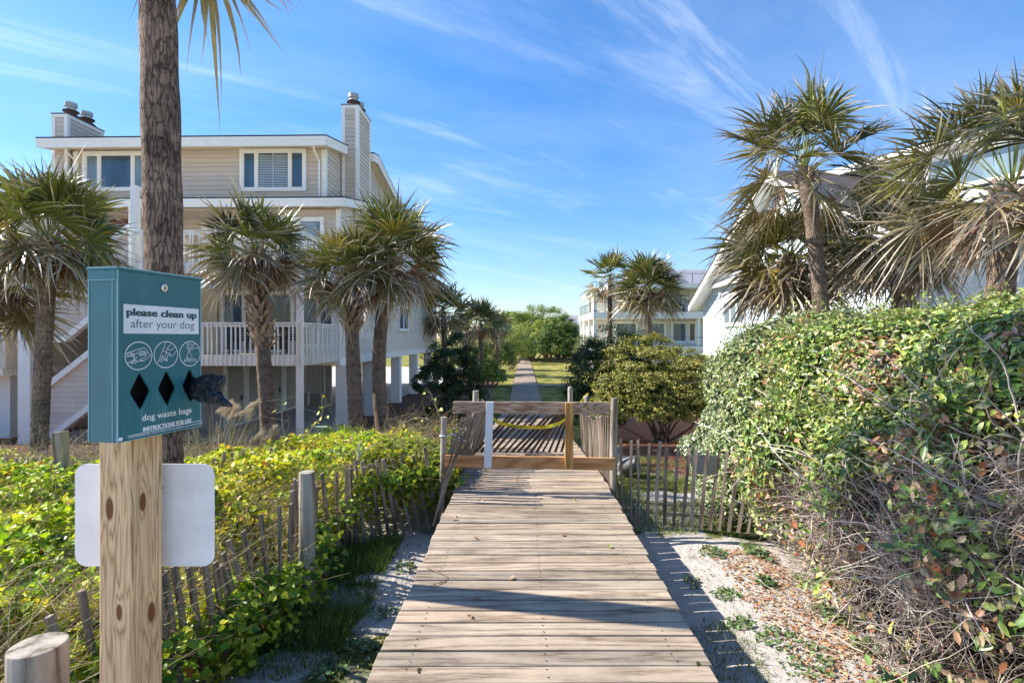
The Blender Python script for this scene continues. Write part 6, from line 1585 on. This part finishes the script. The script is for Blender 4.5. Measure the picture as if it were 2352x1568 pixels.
P0 = np.stack([x_, y_, ground(x_, y_)+.006], -1); n = len(P0)
scatter(nb, SMALL, P0, np.tile([0, 0, 1.0], (n, 1)), .018+.028*rs.rand(n)**2, palette(rs, n, [(.40, .22, .11), (.55, .42, .26), (.26, .12, .06), (.62, .54, .40)], [2, 2, 1, 1]), rs, jitter=.35)
n = 4500; y_ = 2.0+3.6*rs.rand(n); x_ = hface(y_)+.35-.62*rs.rand(n)**1.4; P0 = np.stack([x_, y_, ground(x_, y_)+.008], -1)
scatter(nb, SMALL, P0, np.tile([0, 0, 1.0], (n, 1)), .02+.03*rs.rand(n), palette(rs, n, [(.42, .22, .11), (.58, .42, .26), (.30, .13, .06)], [2, 2, 1]), rs, jitter=.4)
tag(nb.build('leaf_litter', M['deadleaf']), 'scattered dry brown leaves on the sand beside the walk', 'leaf litter', kind='stuff')
nb = NB()
def weeds(cx_, cy_, rx, ry, n, size, cols, wts, h=.06):
    a = rs.rand(n)*2*PI; q = rs.rand(n)**.5*(1+.45*vnoise(a*1.6, cx_*7, cy_, 5)); x_ = cx_+rx*q*np.cos(a); y_ = cy_+ry*q*np.sin(a); z_ = ground(x_, y_)+.01+h*.7*rs.rand(n)*(1-q*.6)
    scatter(nb, HEART, np.stack([x_, y_, z_], -1), np.tile([0, -.1, 1.0], (n, 1)), size*(.5+.8*rs.rand(n)), palette(rs, n, cols, wts), rs, jitter=.4)
WG = [(.12, .20, .08), (.18, .25, .09), (.26, .32, .12)]
def gpt(px, py, g_=-.45): Y = (EYE-g_)*F/(py-HZ); return hx(px, Y), Y
for (px, py, rx, ry, n, s_) in ((1830, 1500, .20, .30, 200, .028), (1775, 1455, .15, .12, 50, .025), (1960, 1430, .13, .12, 90, .05), (1735, 1270, .10, .2, 110, .05), (1760, 1340, .08, .12, 60, .045), (1900, 1400, .1, .1, 60, .045), (1990, 1490, .1, .1, 50, .06), (2120, 1540, .14, .1, 90, .06),
                            (1640, 1270, .12, .15, 160, .03), (1665, 1360, .1, .12, 120, .028), (1700, 1430, .1, .1, 90, .028), (1590, 1330, .06, .15, 60, .025), (1850, 1330, .12, .12, 90, .04), (870, 1400, .15, .12, 90, .028), (830, 1480, .15, .1, 100, .03), (930, 1300, .12, .12, 80, .028), (760, 1540, .12, .08, 80, .035)):
    a_, b_ = gpt(px, py); weeds(a_, b_, rx, ry, n, s_, WG, [2, 2, 1])
tag(nb.build('ground_weeds', M['bush']), 'small round leaved weeds creeping over the sand', 'weeds', kind='stuff')
# lawn blades near the front edge of the lawn and mulch chips
nb = NB(); n = 26000; x_ = 1.3+5.5*rs.rand(n); y_ = 9.5+9*rs.rand(n); P0 = np.stack([x_, y_, ground(x_, y_)+.01], -1)
x2 = -6.5+5.2*rs.rand(n); y2 = 11+9*rs.rand(n); P1 = np.stack([x2, y2, ground(x2, y2)+.01], -1); P0 = np.concatenate([P0, P1]); mu = ground_masks(P0[:, 0], P0[:, 1])[0] > .6; P0 = P0[mu]; n = len(P0)
twigs(nb, P0, rs.normal(size=(n, 3))*np.array([1, 1, .12]), .08+.1*rs.rand(n), np.full(n, .003), palette(rs, n, [(.30, .12, .06), (.42, .22, .13), (.16, .06, .035), (.5, .34, .22)], [3, 2, 2, .5]), rs, k=2, wig=.2)
tag(nb.build('pine_straw', M['twig']), 'reddish brown pine straw mulch under the palms and bushes', 'mulch', kind='stuff')
# a twig and a few fallen leaves lying on the boardwalk
t = thing('fallen_twig', (hx(1010, 3.95), 3.95, .006), 'thin forked twig lying on the boardwalk near its left edge', 'twig')
mb = MB(); mb.col = (.3, .22, .15); x0_, y0_ = hx(1010, 3.95), 3.95
mb.tube([(x0_-.12, y0_+.14, .008), (x0_-.02, y0_+.06, .012), (x0_+.05, y0_, .01), (x0_+.04, y0_-.09, .008), (x0_-.05, y0_-.16, .008)], .003, 5); mb.tube([(x0_+.04, y0_-.05, .009), (x0_+.0, y0_-.12, .008), (x0_-.02, y0_-.17, .008)], .002, 5); mb.build('stem', M['twig'], t, world=True)
nb = NB(); pts = [gpt(px, py, 0) for px, py in ((1048, 1190), (1045, 1196), (1095, 1240), (1290, 1230), (1078, 1420), (1320, 1150), (1600, 1530), (960, 1540), (1180, 1330), (1400, 1260), (1110, 1150), (1230, 1135))]
P0 = np.array([[a, b_, .012] for a, b_ in pts]); scatter(nb, HEART, P0, np.tile([0, 0, 1.0], (len(P0), 1)), .035+.02*rs.rand(len(P0)), palette(rs, len(P0), [(.22, .26, .05), (.30, .2, .1)], [1, 1]), rs)
tag(nb.build('fallen_leaves', M['bush']), 'a few small leaves lying on the boardwalk planks', 'leaves', kind='stuff')
# leafy vine shoots hugging the pickets left of the barrier
nb = NB(); n = 1400; Yv = 6.2+1.6*rs.rand(n); P0 = np.stack([-.86+.08*rs.normal(size=n), Yv, -.25+.7*rs.rand(n)], -1); kk = fbm(Yv*3, P0[:, 2]*3, 0, 33) > .05; P0 = P0[kk]; n = len(P0)
scatter(nb, HEART, P0, np.tile([.3, -.6, .5], (n, 1)), .045*(.6+.7*rs.rand(n)), palette(rs, n, [(.28, .36, .035), (.42, .44, .05), (.45, .33, .05)], [3, 2, 1]), rs)
tag(nb.build('climbing_vine', M['vine']), 'small leafy vine climbing the pickets at the left end of the barrier', 'vine', kind='stuff')
